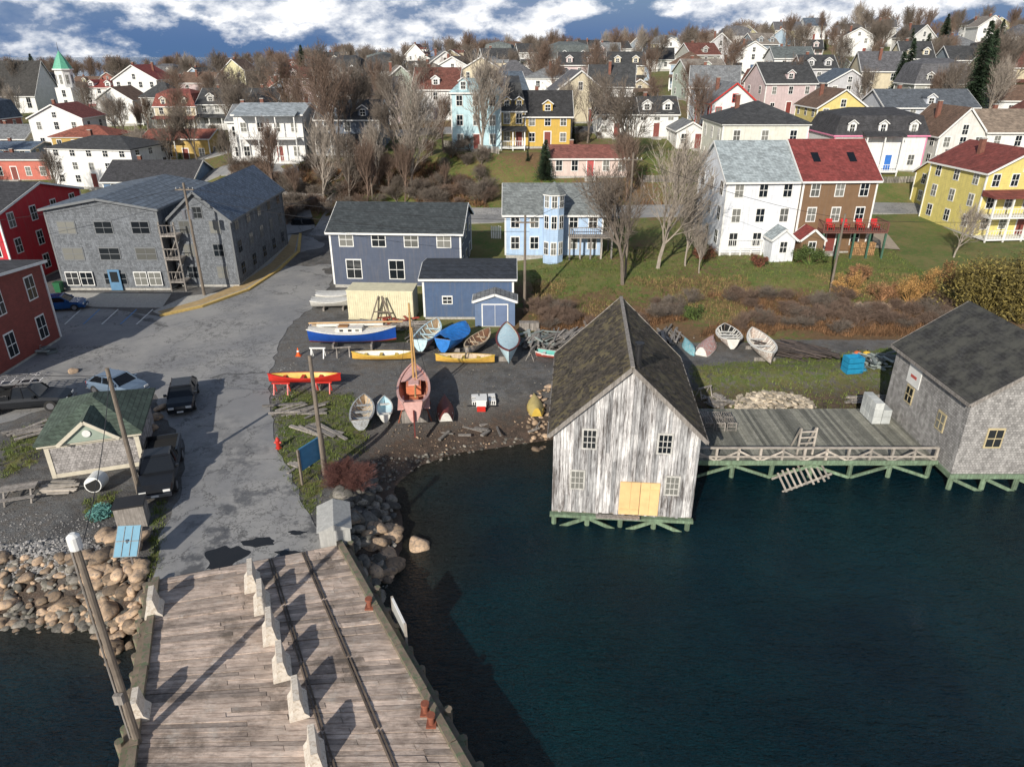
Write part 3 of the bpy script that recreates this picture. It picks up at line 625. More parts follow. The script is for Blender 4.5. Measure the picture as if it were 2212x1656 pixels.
c=mixc(nt,ramp(nt,ad(zz,n2,.45),.6,1.35,.95,0),c,mud)
nt.links.new(c,bs.inputs['Base Color']); nt.links.new(ramp(nt,zz,.1,.7,.35,.95),bs.inputs['Roughness'])
bb=nd(nt,'ShaderNodeBump',{'Height':mth(nt,'ADD',n3,n2),'Strength':.8,'Distance':.12}); nt.links.new(bb.outputs[0],bs.inputs['Normal'])
me.materials.append(m); me.polygons.foreach_set('use_smooth',[True]*len(me.polygons)); link(bpy.data.objects.new('ground',me))
# water
xw=axis(-9000,-30,45,9000,1.); yw=axis(-2500,-5,48,9000,1.); XW,YW=np.meshgrid(xw,yw); V,F=griddata(XW,YW,XW*0)
me=bpy.data.meshes.new('water'); me.from_pydata(V.tolist(),[],F.tolist()); ca=me.color_attributes.new('shallow','FLOAT_COLOR','POINT')
sd=np.clip(1+shore_d(XW,YW)/np.where(XW>-5,5.,3.),0,1)*(YW<60); sd=sd.ravel(); ca.data.foreach_set('color',np.stack([sd,sd,sd,sd*0+1],1).astype('f').ravel())
m,nt,bs=newmat('harbour_water'); g=nd(nt,'ShaderNodeNewGeometry').outputs['Position']; s_=nd(nt,'ShaderNodeVertexColor',layer_name='shallow').outputs[0]
big=noise(nt,g,.07,5); 
w0_=noise(nt,nd(nt,'ShaderNodeMapping',{'Vector':g,'Scale':(.7,1.5,1),'Rotation':(0,0,.35)}).outputs[0],.45,4,.6)
w1=noise(nt,nd(nt,'ShaderNodeMapping',{'Vector':g,'Scale':(.7,2.0,1),'Rotation':(0,0,.45)}).outputs[0],1.3,5,.62)
w2=noise(nt,nd(nt,'ShaderNodeMapping',{'Vector':g,'Scale':(1,2.4,1),'Rotation':(0,0,-.3)}).outputs[0],3.4,4,.62)
c=mixc(nt,ramp(nt,big,.35,.65),(.0015,.016,.03),(.003,.04,.052)); c=mixc(nt,ramp(nt,s_,0,1,0,.9),c,(.045,.04,.026))
nt.links.new(c,bs.inputs['Base Color']); bs.inputs['Roughness'].default_value=.05; bs.inputs['IOR'].default_value=1.34
gust=ramp(nt,noise(nt,g,.06,4),.35,.65,.5,1.4)
b0=nd(nt,'ShaderNodeBump',{'Height':w0_,'Strength':.9,'Distance':1.2})
b1=nd(nt,'ShaderNodeBump',{'Height':mth(nt,'MULTIPLY',w1,gust),'Strength':1.,'Distance':1.3,'Normal':b0.outputs[0]})
b2=nd(nt,'ShaderNodeBump',{'Height':mth(nt,'MULTIPLY',w2,gust),'Strength':1.,'Distance':.45,'Normal':b1.outputs[0]}); nt.links.new(b2.outputs[0],bs.inputs['Normal'])
me.materials.append(m); link(bpy.data.objects.new('water',me))
# ------------------------------------------------------------------ roads
def slab(name,pts,z,th,m):
    vs=[Vector((x,y,z)) for x,y in pts]; tr=geometry.tessellate_polygon([vs]); n=len(vs)
    V=[tuple(v) for v in vs]+[(v.x,v.y,z-th) for v in vs]
    def up(t):
        a,b_,c=[vs[i] for i in t]; return t if (b_-a).cross(c-a).z>0 else t[::-1]
    F=[up(tuple(t)) for t in tr]
    F+=[(i,(i+1)%n,(i+1)%n+n,i+n) for i in range(n)]
    return link(bpy.data.objects.new(name,mkmesh(name,V,F,m)))
m,nt,bs=newmat('asphalt'); g=nd(nt,'ShaderNodeNewGeometry').outputs['Position']
n1=noise(nt,g,.22,7,.68); n2=noise(nt,g,1.6,5,.7); n3=noise(nt,g,30,2)
c=mixc(nt,ramp(nt,n1,.4,.6),(.24,.243,.25),(.34,.335,.325)); c=mixc(nt,ramp(nt,n2,.6,.75,0,.45),c,(.11,.11,.113)); c=mixc(nt,ramp(nt,n3,.3,.7,0,.3),c,(.1,.1,.1))
wet=mth(nt,'MULTIPLY',ramp(nt,noise(nt,g,.35,6,.75),.52,.6),ramp(nt,nd(nt,'ShaderNodeSeparateXYZ',{0:g}).outputs[1],32,48,.75,0)); c=mixc(nt,wet,c,(.05,.05,.053))
wv=nd(nt,'ShaderNodeVectorMath',{0:g,1:nd(nt,'ShaderNodeVectorMath',{0:nd(nt,'ShaderNodeTexNoise',{'Vector':g,'Scale':.6,'Detail':6.,'Roughness':.7}).outputs['Color'],1:(3.5,3.5,0)},operation='MULTIPLY').outputs[0]},operation='ADD').outputs[0]
vo=nd(nt,'ShaderNodeTexVoronoi',{'Vector':wv,'Scale':.16},feature='DISTANCE_TO_EDGE').outputs[0]
vo2=nd(nt,'ShaderNodeTexVoronoi',{'Vector':wv,'Scale':1.3},feature='DISTANCE_TO_EDGE').outputs[0]
c=mixc(nt,mth(nt,'MULTIPLY',ramp(nt,vo,.002,.009,.75,0),ramp(nt,noise(nt,g,.15,2),.4,.48)),c,(.05,.05,.05))
k=mth(nt,'MULTIPLY',ramp(nt,vo2,.01,.05,.7,0),ramp(nt,noise(nt,g,.12,3),.5,.56)); c=mixc(nt,k,c,(.05,.05,.05))
nt.links.new(c,bs.inputs['Base Color']); nt.links.new(ramp(nt,wet,0,.8,.85,.25),bs.inputs['Roughness']); ASPH=m
bb=nd(nt,'ShaderNodeBump',{'Height':n3,'Strength':.3,'Distance':.02}); nt.links.new(bb.outputs[0],bs.inputs['Normal'])
RP0=[(325,1282),(705,1192),(676,1130),(632,1040),(598,960),(583,880),(583,810),(600,745),(635,692),(690,655),(722,600),(720,545),(708,503),(652,503),(648,545),(605,585),(540,628),(440,664),(350,684),(240,668),(150,664),(100,645),(-60,640),(-200,760),(-200,900),(0,915),(130,870),(225,845),(335,850),(350,900),(400,960),(392,1060),(345,1160)]
RP=pxpoly(RP0,1.63); RQ=[]
rr_=random.Random(4)
for i in range(len(RP)):
    a_,b_=RP[i],RP[(i+1)%len(RP)]; L_=math.hypot(b_[0]-a_[0],b_[1]-a_[1]); k=max(1,min(14,int(L_/.8))); j0=.0 if (12<=i<=21 or i==0) else .16
    for j in range(k): t=j/k; RQ.append((a_[0]+(b_[0]-a_[0])*t+rr_.uniform(-j0,j0),a_[1]+(b_[1]-a_[1])*t+rr_.uniform(-j0,j0)))
slab('asphalt_road',RQ,1.63,1.7,ASPH)
def ribbon(name,pts,w,m,dz=.06,step=1.5):
    P=[Vector((x,y,0)) for x,y in pts]; S=[]
    for i in range(len(P)-1):
        k=max(1,int((P[i+1]-P[i]).length/step)); S+=[P[i].lerp(P[i+1],j/k) for j in range(k)]
    S.append(P[-1]); V=[];F=[]
    for i,p in enumerate(S):
        d=(S[min(i+1,len(S)-1)]-S[max(i-1,0)]).normalized(); nn=Vector((-d.y,d.x,0))
        for s in(-.5,-.17,.17,.5): q=p+nn*w*s; V.append((q.x,q.y,hz(q.x,q.y)+dz))
        if i: 
            for j in range(3): a=(i-1)*4+j; F.append((a,a+4,a+5,a+1)[::-1])
    V+= [(x,y,z-.4) for x,y,z in V]; n=len(S)*4
    for i in range(len(S)-1): F+=[(i*4,i*4+4,i*4+4+n,i*4+n),(i*4+3,i*4+3+n,i*4+7+n,i*4+7)]
    return link(bpy.data.objects.new(name,mkmesh(name,V,F,m)))
ribbon('street',[(-27,99),(-20,97),(-8,96),(8,95.5),(30,96),(48,97),(75,95)],6,ASPH,.1)
ribbon('street',[(-30,97),(-35,110),(-45,118),(-75,112),(-110,112)],6,ASPH,.12)
ribbon('street',[(-90,135),(0,131),(120,133)],6,ASPH,.15); ribbon('street',[(-130,172),(0,171),(150,172)],6,ASPH,.15)
ribbon('driveway',[(45,97),(43,86),(41,78)],4,mat('gravel_drive',(.36,.3,.23),.9,.2),.12)
KP=[at(u,v,1.6) for u,v in((652,503),(648,545),(605,585),(540,628),(440,664),(350,684))]
OCH=mat('ochre_kerb',(.6,.42,.14),.8,.2,3); b=B('kerb')
for i in range(len(KP)-1): b.beam('kerb_stones',OCH,KP[i]+Vector((-.2,.1,.08)),KP[i+1]+Vector((-.2,.1,.08)),.35,.24); 
b.done()
slab('sidewalk',pxpoly([(648,505),(640,545),(600,582),(535,626),(437,661),(350,681),(330,672),(400,640),(500,628),(596,540),(612,505)],1.68),1.68,.3,CONC)
OT=mat('tan_paving',(.42,.3,.15),.85,.2,2)
slab('paved_verge',pxpoly([(644,507),(636,545),(596,580),(531,622),(433,657),(352,677),(340,673),(430,648),(520,612),(585,568),(620,530),(630,507)],1.69),1.69,.02,OT)
slab('forecourt',pxpoly([(140,632),(370,634),(350,664),(200,662),(120,648)],1.66),1.66,.1,CONC)
wl=mat('road_paint',(.7,.7,.68),.7,.2); bp=mat('blue_paint',(.1,.25,.5),.7,.2)
for i,(u,mm) in enumerate(((175,wl),(215,bp),(255,wl),(295,bp),(330,wl))):
    a=at(u,668,1.64); c_=at(u-35,700,1.64); b=B('parking_line'); b.beam('paint',mm,a,c_,.12,.01); b.done()
PUD=mat('puddle_water',(.02,.02,.02),.04,.1)
for u,v,rx,ry in((485,1205,1.3,1.6),(560,1170,1.2,.5),(625,1195,1.0,.4),(450,1245,.8,.4),(640,1150,.6,.3)):
    p=at(u,v,1.634); ph=R(0,6); V=[(p.x+rx*.7*math.cos(t)*(1+.22*math.sin(3*t+ph)+.15*math.sin(5*t)),p.y+ry*.7*math.sin(t)*(1+.2*math.cos(2*t+ph)+.1*math.sin(7*t)),1.636) for t in [2*math.pi*i/40 for i in range(40)]]
    link(bpy.data.objects.new('puddle',mkmesh('puddle',V,[tuple(range(40))],PUD)))
# ------------------------------------------------------------------ rocks
import bmesh
def ico(sub):
    bm=bmesh.new(); bmesh.ops.create_icosphere(bm,subdivisions=sub,radius=1); V=np.array([v.co[:] for v in bm.verts]); F=np.array([[v.index for v in f.verts] for f in bm.faces]); bm.free(); return V,F
def rocks(name,L,m,sub=2,flat=.7,smooth=True,rough=.22):
    V0,F0=ico(sub); VV=[];FF=[];k=0
    for (x,y,z,s) in L:
        ph=np.random.rand(6)*6; d=1+rough*(np.sin(V0[:,0]*2.3+ph[0])+np.sin(V0[:,1]*2.7+ph[1])+np.sin(V0[:,2]*2.1+ph[2]))/1.5+rough*.3*(np.sin(V0[:,0]*5+ph[3])+np.sin(V0[:,1]*6+ph[4])+np.sin(V0[:,2]*5.5+ph[5]))
        if not smooth: d*=1+.3*(np.random.rand(len(V0))-.5)
        v=V0*d[:,None]*np.array([R(.8,1.3),R(.7,1.1),R(.5,.9)*flat])*s
        t=R(-.5,.5); c,sn=math.cos(t),math.sin(t); v=np.stack([v[:,0]*c-v[:,2]*sn,v[:,1],v[:,0]*sn+v[:,2]*c],1)
        t=R(0,6.3); c,sn=math.cos(t),math.sin(t)
        v=np.stack([v[:,0]*c-v[:,1]*sn+x,v[:,0]*sn+v[:,1]*c+y,v[:,2]+z],1); VV.append(v); FF.append(F0+k); k+=len(v)
    return link(bpy.data.objects.new(name,mkmesh(name,np.concatenate(VV).tolist(),np.concatenate(FF).tolist(),m,smooth)))
def sample(L,n,z=1.0):
    P=pxpoly(L,z); x0=min(p[0] for p in P);x1=max(p[0] for p in P);y0=min(p[1] for p in P);y1=max(p[1] for p in P); o=[]
    while len(o)<n:
        x,y=R(x0,x1),R(y0,y1)
        if inpoly(np.array([x]),np.array([y]),P)[0]: o.append((x,y))
    return o
RK=mat('riprap_stone',(.4,.3,.21),.85,.4,2.5,'spots',(.2,.165,.14),island=.7,bump=.5,pos=True)
RK2=mat('dark_stone',(.22,.21,.19),.8,.35,2.5,'spots',(.12,.12,.1),island=.7,bump=.5,pos=True)
def rl(P,a,b_,lift=.15): return [(x,y,max(hz(x,y),-.15)+lift*s,s) for x,y in P for s in [a+(b_-a)*R(0,1)**2]]
rocks('riprap_rocks',rl(sample([(-40,1225),(110,1225),(200,1215),(320,1240),(305,1330),(200,1335),(0,1335),(-60,1330)],200,.8),.14,.42,.35),RK,3)
rocks('riprap_rocks',rl(sample([(-40,1225),(110,1225),(200,1215),(320,1240),(305,1330),(200,1335),(0,1335),(-60,1330)],260,.8),.1,.3,.3),RK2,3)
rocks('riprap_rocks',rl(sample([(225,1170),(320,1180),(315,1400),(225,1400),(190,1300)],60,.9),.25,.55,.5),RK,3)
rocks('riprap_rocks',rl(sample([(-40,1320),(260,1320),(260,1350),(-40,1350)],120,.3),.1,.35,.1),RK2,3)
rocks('riprap_rocks',rl(sample([(700,1170),(745,1060),(800,1030),(845,1070),(860,1180),(830,1260),(800,1290),(770,1230)],210,.8),.15,.5,.4),RK2,3)
rocks('riprap_rocks',rl(sample([(760,1160),(850,1120),(870,1200),(800,1280)],26,.5),.3,.55,.4),RK,3)
rocks('riprap_rocks',rl([(-4.9,31.0),(-6.6,31.6),(-6.2,29.4)],.5,.7,.2),RK,3)
rocks('beach_stones',rl(sample([(1140,870),(1185,850),(1190,950),(1145,955)],70),.12,.3,.4),RK,2)
rocks('beach_stones',rl(sample([(800,1010),(900,985),(1000,962),(1130,940),(1150,960),(1000,985),(880,1015),(830,1060)],260,.2),.04,.14,.2),RK2,2)
rocks('beach_stones',rl(sample([(800,990),(860,900),(1150,900),(1150,945),(1000,960)],220,1.),.03,.1,.2),RK,1)
rocks('yard_stones',rl(sample([(620,700),(1500,700),(1500,860),(620,900)],500,1.6),.03,.1,.1),RK2,1)
GRV=mat('coarse_gravel',(.3,.3,.3),.9,.3,5,island=.6)
rocks('gravel_bank',rl(sample([(-20,1190),(180,1170),(240,1200),(160,1235),(-20,1245)],1500,1.3),.05,.13,.2),GRV,1,.8,False)
rocks('loose_gravel',rl(sample([(585,800),(640,780),(640,840),(600,1000),(680,1110),(660,1130),(590,980)],500,1.6),.02,.06,.1),GRV,1,.8,False)
rocks('loose_gravel',rl(sample([(-20,1100),(250,1120),(320,1160),(300,1180),(-20,1190)],700,1.6),.02,.06,.1),GRV,1,.8,False)
c0=site(1665,872); L=[]
for i in range(620):
    t=R(0,6.3); q=R(0,1)**.6; x=c0.x+math.cos(t)*q*3.2; y=c0.y+math.sin(t)*q*2.3; L.append((x,y,c0.z+(1-q)*.9*R(.5,1),R(.1,.28)))
rocks('rubble_pile',L,mat('rubble_stone',(.46,.41,.33),.9,.3,3,island=.6),1,.6,False)
rocks('stone_wall_rocks',[(x,y,hz(x,y)+.15,R(.25,.42)) for x,y in [tuple(site(1850+i*4.8,664+R(-4,4))[:2]) for i in range(32)]],RK,2)
rocks('boulders',[(x,y,1.7,R(.3,.45)) for x,y in [tuple(at(u,v,1.6)[:2]) for u,v in((330,960),(325,930),(340,905),(345,885),(318,845),(300,850),(160,805))]],RK,3)
print('rocks',time.time()-T0)
# ------------------------------------------------------------------ vegetation
def seg_cyl(V,F,p,q,r0,r1,n):
    d=q-p; a=d.cross(Vector((.3,.2,1))); a=a.normalized() if a.length>1e-6 else Vector((1,0,0)); b_=d.cross(a).normalized(); k=len(V)
    for c,r in((p,r0),(q,r1)):
        for i in range(n): t=6.2832*i/n; V.append(tuple(c+a*(math.cos(t)*r)+b_*(math.sin(t)*r)))
    for i in range(n): j=(i+1)%n; F.append((k+i,k+j,k+n+j,k+n+i))
def tree_mesh(seed,H=12,spread=1.,maxl=4,twig=.018,up=.16):
    rr=random.Random(seed); V=[];F=[]
    def rv(s): return Vector((rr.gauss(0,s),rr.gauss(0,s),rr.gauss(0,s)))
    def grow(p,d,L,r,l):
        ns=(6,3,3,2,2)[l]; 
        for i in range(ns):
            d=(d+rv(.11)+Vector((0,0,up if l else .05))).normalized(); q=p+d*(L/ns); r1=max(r*(1-.6/ns),twig*.5); seg_cyl(V,F,p,q,r,r1,(6,5,4,3,3)[l]); p=q; r=r1
            if l<maxl and (l>0 or i>0):
                for c in range((3,2,2,3)[l]):
                    a=rr.uniform(0,6.28); e=Vector((math.cos(a),math.sin(a),0)); e=(e-d*e.dot(d)); e=e.normalized() if e.length>.1 else Vector((1,0,0))
                    nd_=(d*rr.uniform(.7,1.1)+e*rr.uniform(.45,.9)*spread).normalized()
                    LL=(H*.4*(1-.1*i) if l==0 else L*rr.uniform(.45,.72)); grow(p,nd_,LL,max(r*rr.uniform(.5,.65),twig),l+1)
    grow(Vector((0,0,-.3)),Vector((0,0,1)),H*.68,H*.019,0)
    return V,F
BARK=mat('bark',(.17,.14,.115),.95,.3,3); TW=mat('reddish_bark',(.18,.125,.095),.95,.3,3); PALE=mat('pale_bark',(.33,.285,.24),.95,.3,3)
TM=[]
for i,(H,s,mm) in enumerate(((12,.9,BARK),(12,1.05,TW),(12,.65,PALE),(12,.85,BARK),(12,.55,TW))):
    V,F=tree_mesh(100+i,H,s); TM.append(mkmesh('bare_tree_mesh',V,F,mm))
print('trees',len(F),time.time()-T0)
def bare(x,y,H,k=None,name='bare_tree'):
    o=link(bpy.data.objects.new(name,TM[(0,1,3,4,0,1,3,2)[rs.randrange(8)] if k is None else k])); s=H/12.5; o.location=(x,y,hz(x,y)); o.scale=(s*rs.uniform(.75,1.),s*rs.uniform(.75,1.),s); o.rotation_euler=(0,0,rs.uniform(0,6.28)); return o
def bareP(u,vb,vt,k=None):
    p=site(u,vb); bare(p.x,p.y,max(3,zat(vt,p.y)-p.z),k)
for u,vb,vt,k in((1420,580,290,2),(1345,615,330,0),(1480,575,420,2),(885,425,165,2),(875,440,300,4),(735,370,95,1),(700,455,250,2),(600,430,260,4),(1038,345,110,2),(1360,385,150,0),(1165,200,75,3),(500,300,130,0),(760,330,110,0),(1290,230,90,1),(2060,555,440,2),(1510,590,490,2),(1500,310,150,1),(960,330,200,4),(1240,300,170,2),(60,240,120,3),(2130,235,60,3),(2170,225,50,0),(620,280,110,1),(460,260,150,4),(385,250,140,1),(300,380,270,2),(660,290,150,1),(830,280,120,4),(1700,240,120,4),(1640,215,130,1),(1900,120,40,0),(2000,120,50,1),(1480,150,50,3),(1570,190,70,1),(840,420,330,4),(960,420,350,4),(640,440,350,4),(560,250,110,0),(700,250,85,3),(900,260,110,0),(930,250,130,1),(820,400,260,2),(1000,200,100,0),(480,220,105,3),(1400,200,95,1)): bareP(u,vb,vt,k)
cnt=0
for i in range(1500):
    y=rs.uniform(100,420); x=rs.uniform(-.85,.85)*y
    if any(abs(x-a)<r and abs(y-c)<r for a,c,r in PLACED): continue
    if y<118 and rs.random()<.75: continue
    if cnt>400: break
    bare(x,y,rs.uniform(6,12.5)*(1 if y<250 else 1.1)); cnt+=1
V0,F0=tree_mesh(55,12,1.,3,.06); V0=np.array(V0); VV=[];FF=[];k=0
for i in range(250):
    y=rs.uniform(400,600); x=rs.uniform(-.85,.85)*y; s=rs.uniform(.7,1.2); v=V0*s+np.array([x,y,hz(x,y)]); VV.append(v); FF.extend([tuple(j+k for j in f) for f in F0]); k+=len(v)
link(bpy.data.objects.new('distant_woodland',mkmesh('distant_woodland',np.concatenate(VV).tolist(),FF,TW)))
NEED=mat('spruce_needles',(.03,.06,.028),.9,.4,2,island=.5)
def spruce_mesh(seed):
    rr=random.Random(seed); V=[];F=[];H=10
    seg_cyl(V,F,Vector((0,0,-.3)),Vector((0,0,H)),.18,.03,6)
    for l in range(42):
        t=l/42; z=.8+t*(H-.9); Lr=(1-t)**.8*2.6+.15
        for j in range(int(13-6*t)):
            a=rr.uniform(0,6.28); L=Lr*rr.uniform(.6,1.1); d=Vector((math.cos(a),math.sin(a),0)); s=Vector((-d.y,d.x,0))
            for q in range(6):
                c=Vector((0,0,z))+d*L*(q+.7)/6+Vector((0,0,-.22*L*((q+1)/6)**1.3+rr.uniform(-.1,.1))); w=.32*(1.1-q/7)*(.5+Lr/3)
                for sg in(-1,1):
                    k=len(V); tip=c+s*sg*w*rr.uniform(.8,1.5)+d*w*.9+Vector((0,0,rr.uniform(-.18,.05)))
                    V.extend([tuple(c-d*w*.4),tuple(c+d*w*.5+Vector((0,0,.05))),tuple(tip)]); F.append((k,k+1,k+2))
    return mkmesh('spruce_mesh',V,F,NEED)
SM=[spruce_mesh(1),spruce_mesh(2)]
def spruce(u,vb,vt,w=1.):
    p=site(u,vb); o=link(bpy.data.objects.new('spruce_tree',SM[rs.randrange(2)])); s=max(2,zat(vt,p.y)-p.z)/10; o.location=p; o.scale=(s*w,s*w,s); o.rotation_euler=(0,0,R(0,6))
for a in((1178,392,300,1.2),(1172,375,310,.8),(1222,310,255,.6),(1238,312,262,.6),(660,200,95,.8),(2030,120,28,1),(2090,260,40,.8),(1950,210,80,.9),(1930,230,110,1),(715,430,385,1.1),(755,410,390,1),(1140,350,320,.8),(80,180,115,1.2),(1780,110,75,1),(1990,160,70,1),(2150,120,40,1),(440,180,140,1),(1320,150,100,1),(1190,310,280,.6),(395,372,330,1.8),(2110,240,60,.9),(1960,130,60,.9),(560,230,180,1),(480,330,285,1.2),(1040,170,115,1),(350,190,150,1)): spruce(*a)
def leafy(name,u,v,rx,h,col,n=5000,size=.13,p=None,nc=16):
    p=p or site(u,v); m=mat('leaf_%s'%name,col,.8,.5,1.0,island=.8); V=[];F=[]
    cl=[(R(-.9,.9)*rx,R(-.5,.5)*rx,R(.2,.9)*h,R(.12,.38)*min(rx,h)) for _ in range(nc)]
    for i in range(n):
        cx,cy,cz,r=cl[i%nc]; d=Vector((R(-1,1),R(-1,1),R(-1,1))).normalized()*r*R(.3,1.3); c=Vector((cx,cy,cz))+d
        if c.z<0: c.z=R(0,.3)
        a=Vector((R(-1,1),R(-1,1),R(-1,1))).normalized()*size*R(.6,1.4); b_=Vector((R(-1,1),R(-1,1),R(-1,1))).normalized()*size*.7; k=len(V); V+= [tuple(p+c-a),tuple(p+c+b_),tuple(p+c+a)]; F.append((k,k+1,k+2))
    for i in range(nc-2):
        k=cl[i]; seg_cyl(V,F,p+Vector((0,0,-.2)),p+Vector((k[0],k[1],k[2])),.06,.02,4)
    link(bpy.data.objects.new(name,mkmesh(name,V,F,m)))
leafy('olive_shrub_tree',2125,690,4.2,5.5,(.19,.16,.045),12000,.16,nc=44)
leafy('olive_shrub_tree',2200,700,3.6,6,(.17,.15,.045),8000,.16,nc=34)
leafy('autumn_shrub',2080,640,2.6,3,(.25,.14,.06),5000,.12)
leafy('green_bush',1748,572,1.7,1.8,(.09,.14,.035),4000,.1)
leafy('green_bush',1500,690,1.0,1.2,(.09,.14,.035),1500,.1)
leafy('evergreen_bush',395,395,2.8,3.6,(.03,.06,.025),5000,.15)
leafy('evergreen_bush',720,430,1.5,2.4,(.03,.06,.025),3000,.12)
leafy('rust_bush',1640,578,.9,1.2,(.2,.08,.05),2500,.08)
leafy('rust_bush',1520,560,1.2,1.5,(.2,.08,.05),2500,.08)
for u,v,rx,h,c_ in((1825,645,1.4,2.5,0),(1905,650,1.3,2.1,1),(1965,655,1.7,2.8,0),(1990,640,1.6,2.8,0),(1850,620,1.2,2.2,1)): leafy('orange_willow_bush' if c_==0 else 'brown_willow_bush',u,v,rx,h,(.5,.3,.11) if c_==0 else (.34,.19,.1),5000,.065,nc=26)
leafy('green_bush',1640,700,.8,.9,(.09,.14,.035),900,.1)
def blades(name,P,hmin,hmax,col,n,lean=.35,w=.03,isl=.6,thick=3):
    m=mat('stems_'+name,col,.9,.35,.8,island=isl,pos=True); V=[];F=[]
    for x,y in P:
        z=hz(x,y); hh=R(hmin,hmax)
        for j in range(n):
            a=R(0,6.28); l=R(.1,1)*lean*hh; hx=hh*R(.4,1.1); bx,by=x+R(-.15,.15),y+R(-.15,.15); t=a+1.57; k=len(V); ww=w*R(.6,1.4)
            V+=[(bx-math.cos(t)*ww,by-math.sin(t)*ww,z-.05),(bx+math.cos(t)*ww,by+math.sin(t)*ww,z-.05),(bx+math.cos(a)*l,by+math.sin(a)*l,z+hx)]; F.append((k,k+1,k+2))
    link(bpy.data.objects.new(name,mkmesh(name,V,F,m)))
def area(x0,x1,y0,y1,n,f=lambda x,y:True):
    o=[]
    while len(o)<n:
        x,y=R(x0,x1),R(y0,y1)
        if f(x,y): o.append((x,y))
    return o
clr=lambda x,y: not any(abs(x-a)<r-1 and abs(y-c)<r-1 for a,c,r in PLACED)
nzf=lambda x,y: math.sin(x*.5+1)*math.cos(y*.7)+math.sin(x*.21+y*.33)
blades('dry_brush',area(2.5,40,58.2,66,5200,lambda x,y:nzf(x,y)>-.8 and y<63.5+nzf(x,y)*2.5),.2,.7,(.22,.125,.065),8,1.1)
blades('dry_brush',area(-45,60,99,112,3200,lambda x,y:nzf(x*.7,y)>-.1 and clr(x,y) and (x<-5 or nzf(x,y*.5)>.6)),.4,1.0,(.2,.12,.065),8,1.,.045)
blades('tawny_grass',area(2,42,60,70,3500,lambda x,y:clr(x,y) and nzf(y,x)>.1),.15,.4,(.27,.2,.09),6,.8,.03)
blades('grass_tufts',area(2,42,62,80,6000,clr),.12,.3,(.13,.17,.04),5,.8,.03)
for L,k in((GP[0],1400),(GP[1],2200),(GP[2],300),(GP[3],200),(GP[4],200)): blades('grass_tufts',sample(L,k,1.6),.08,.28,(.15,.18,.045),5,.9,.025)
def shrub(x,y,s,ks,name='bare_shrub'):
    o=link(bpy.data.objects.new(name,TM[random.choice(ks)])); s/=12.5; o.location=(x,y,hz(x,y)-s*3); o.scale=(s*1.8,s*1.8,s); o.rotation_euler=(0,0,R(0,6))
for i in range(190):
    x,y=R(2,41),R(58.8,65.5)
    if nzf(x,y)>-.5: shrub(x,y,R(.9,2.3),(1,4,0,1))
for i in range(140):
    x,y=R(-45,-3),R(99,113)
    if clr(x,y): shrub(x,y,R(1.5,4),(1,4,0,3))
for i in range(160):
    x,y=R(-80,90),R(113,160)
    if clr(x,y): shrub(x,y,R(1.5,3.5),(1,4,0,3))
p=at(748,1045,1.5)
RED=mat('red_stems',(.15,.065,.055),.9,.3,2,island=.4); TMR=TM[1].copy(); TMR.materials.clear(); TMR.materials.append(RED)
for i in range(9):
    o=link(bpy.data.objects.new('red_osier_bush',TMR)); s=R(1.3,2.4)/12.5; o.location=(p.x+R(-1.2,1.2),p.y+R(-1.3,1.),1.5-s*3); o.scale=(s*1.4,s*1.4,s); o.rotation_euler=(0,0,R(0,6))
print('veg',time.time()-T0)
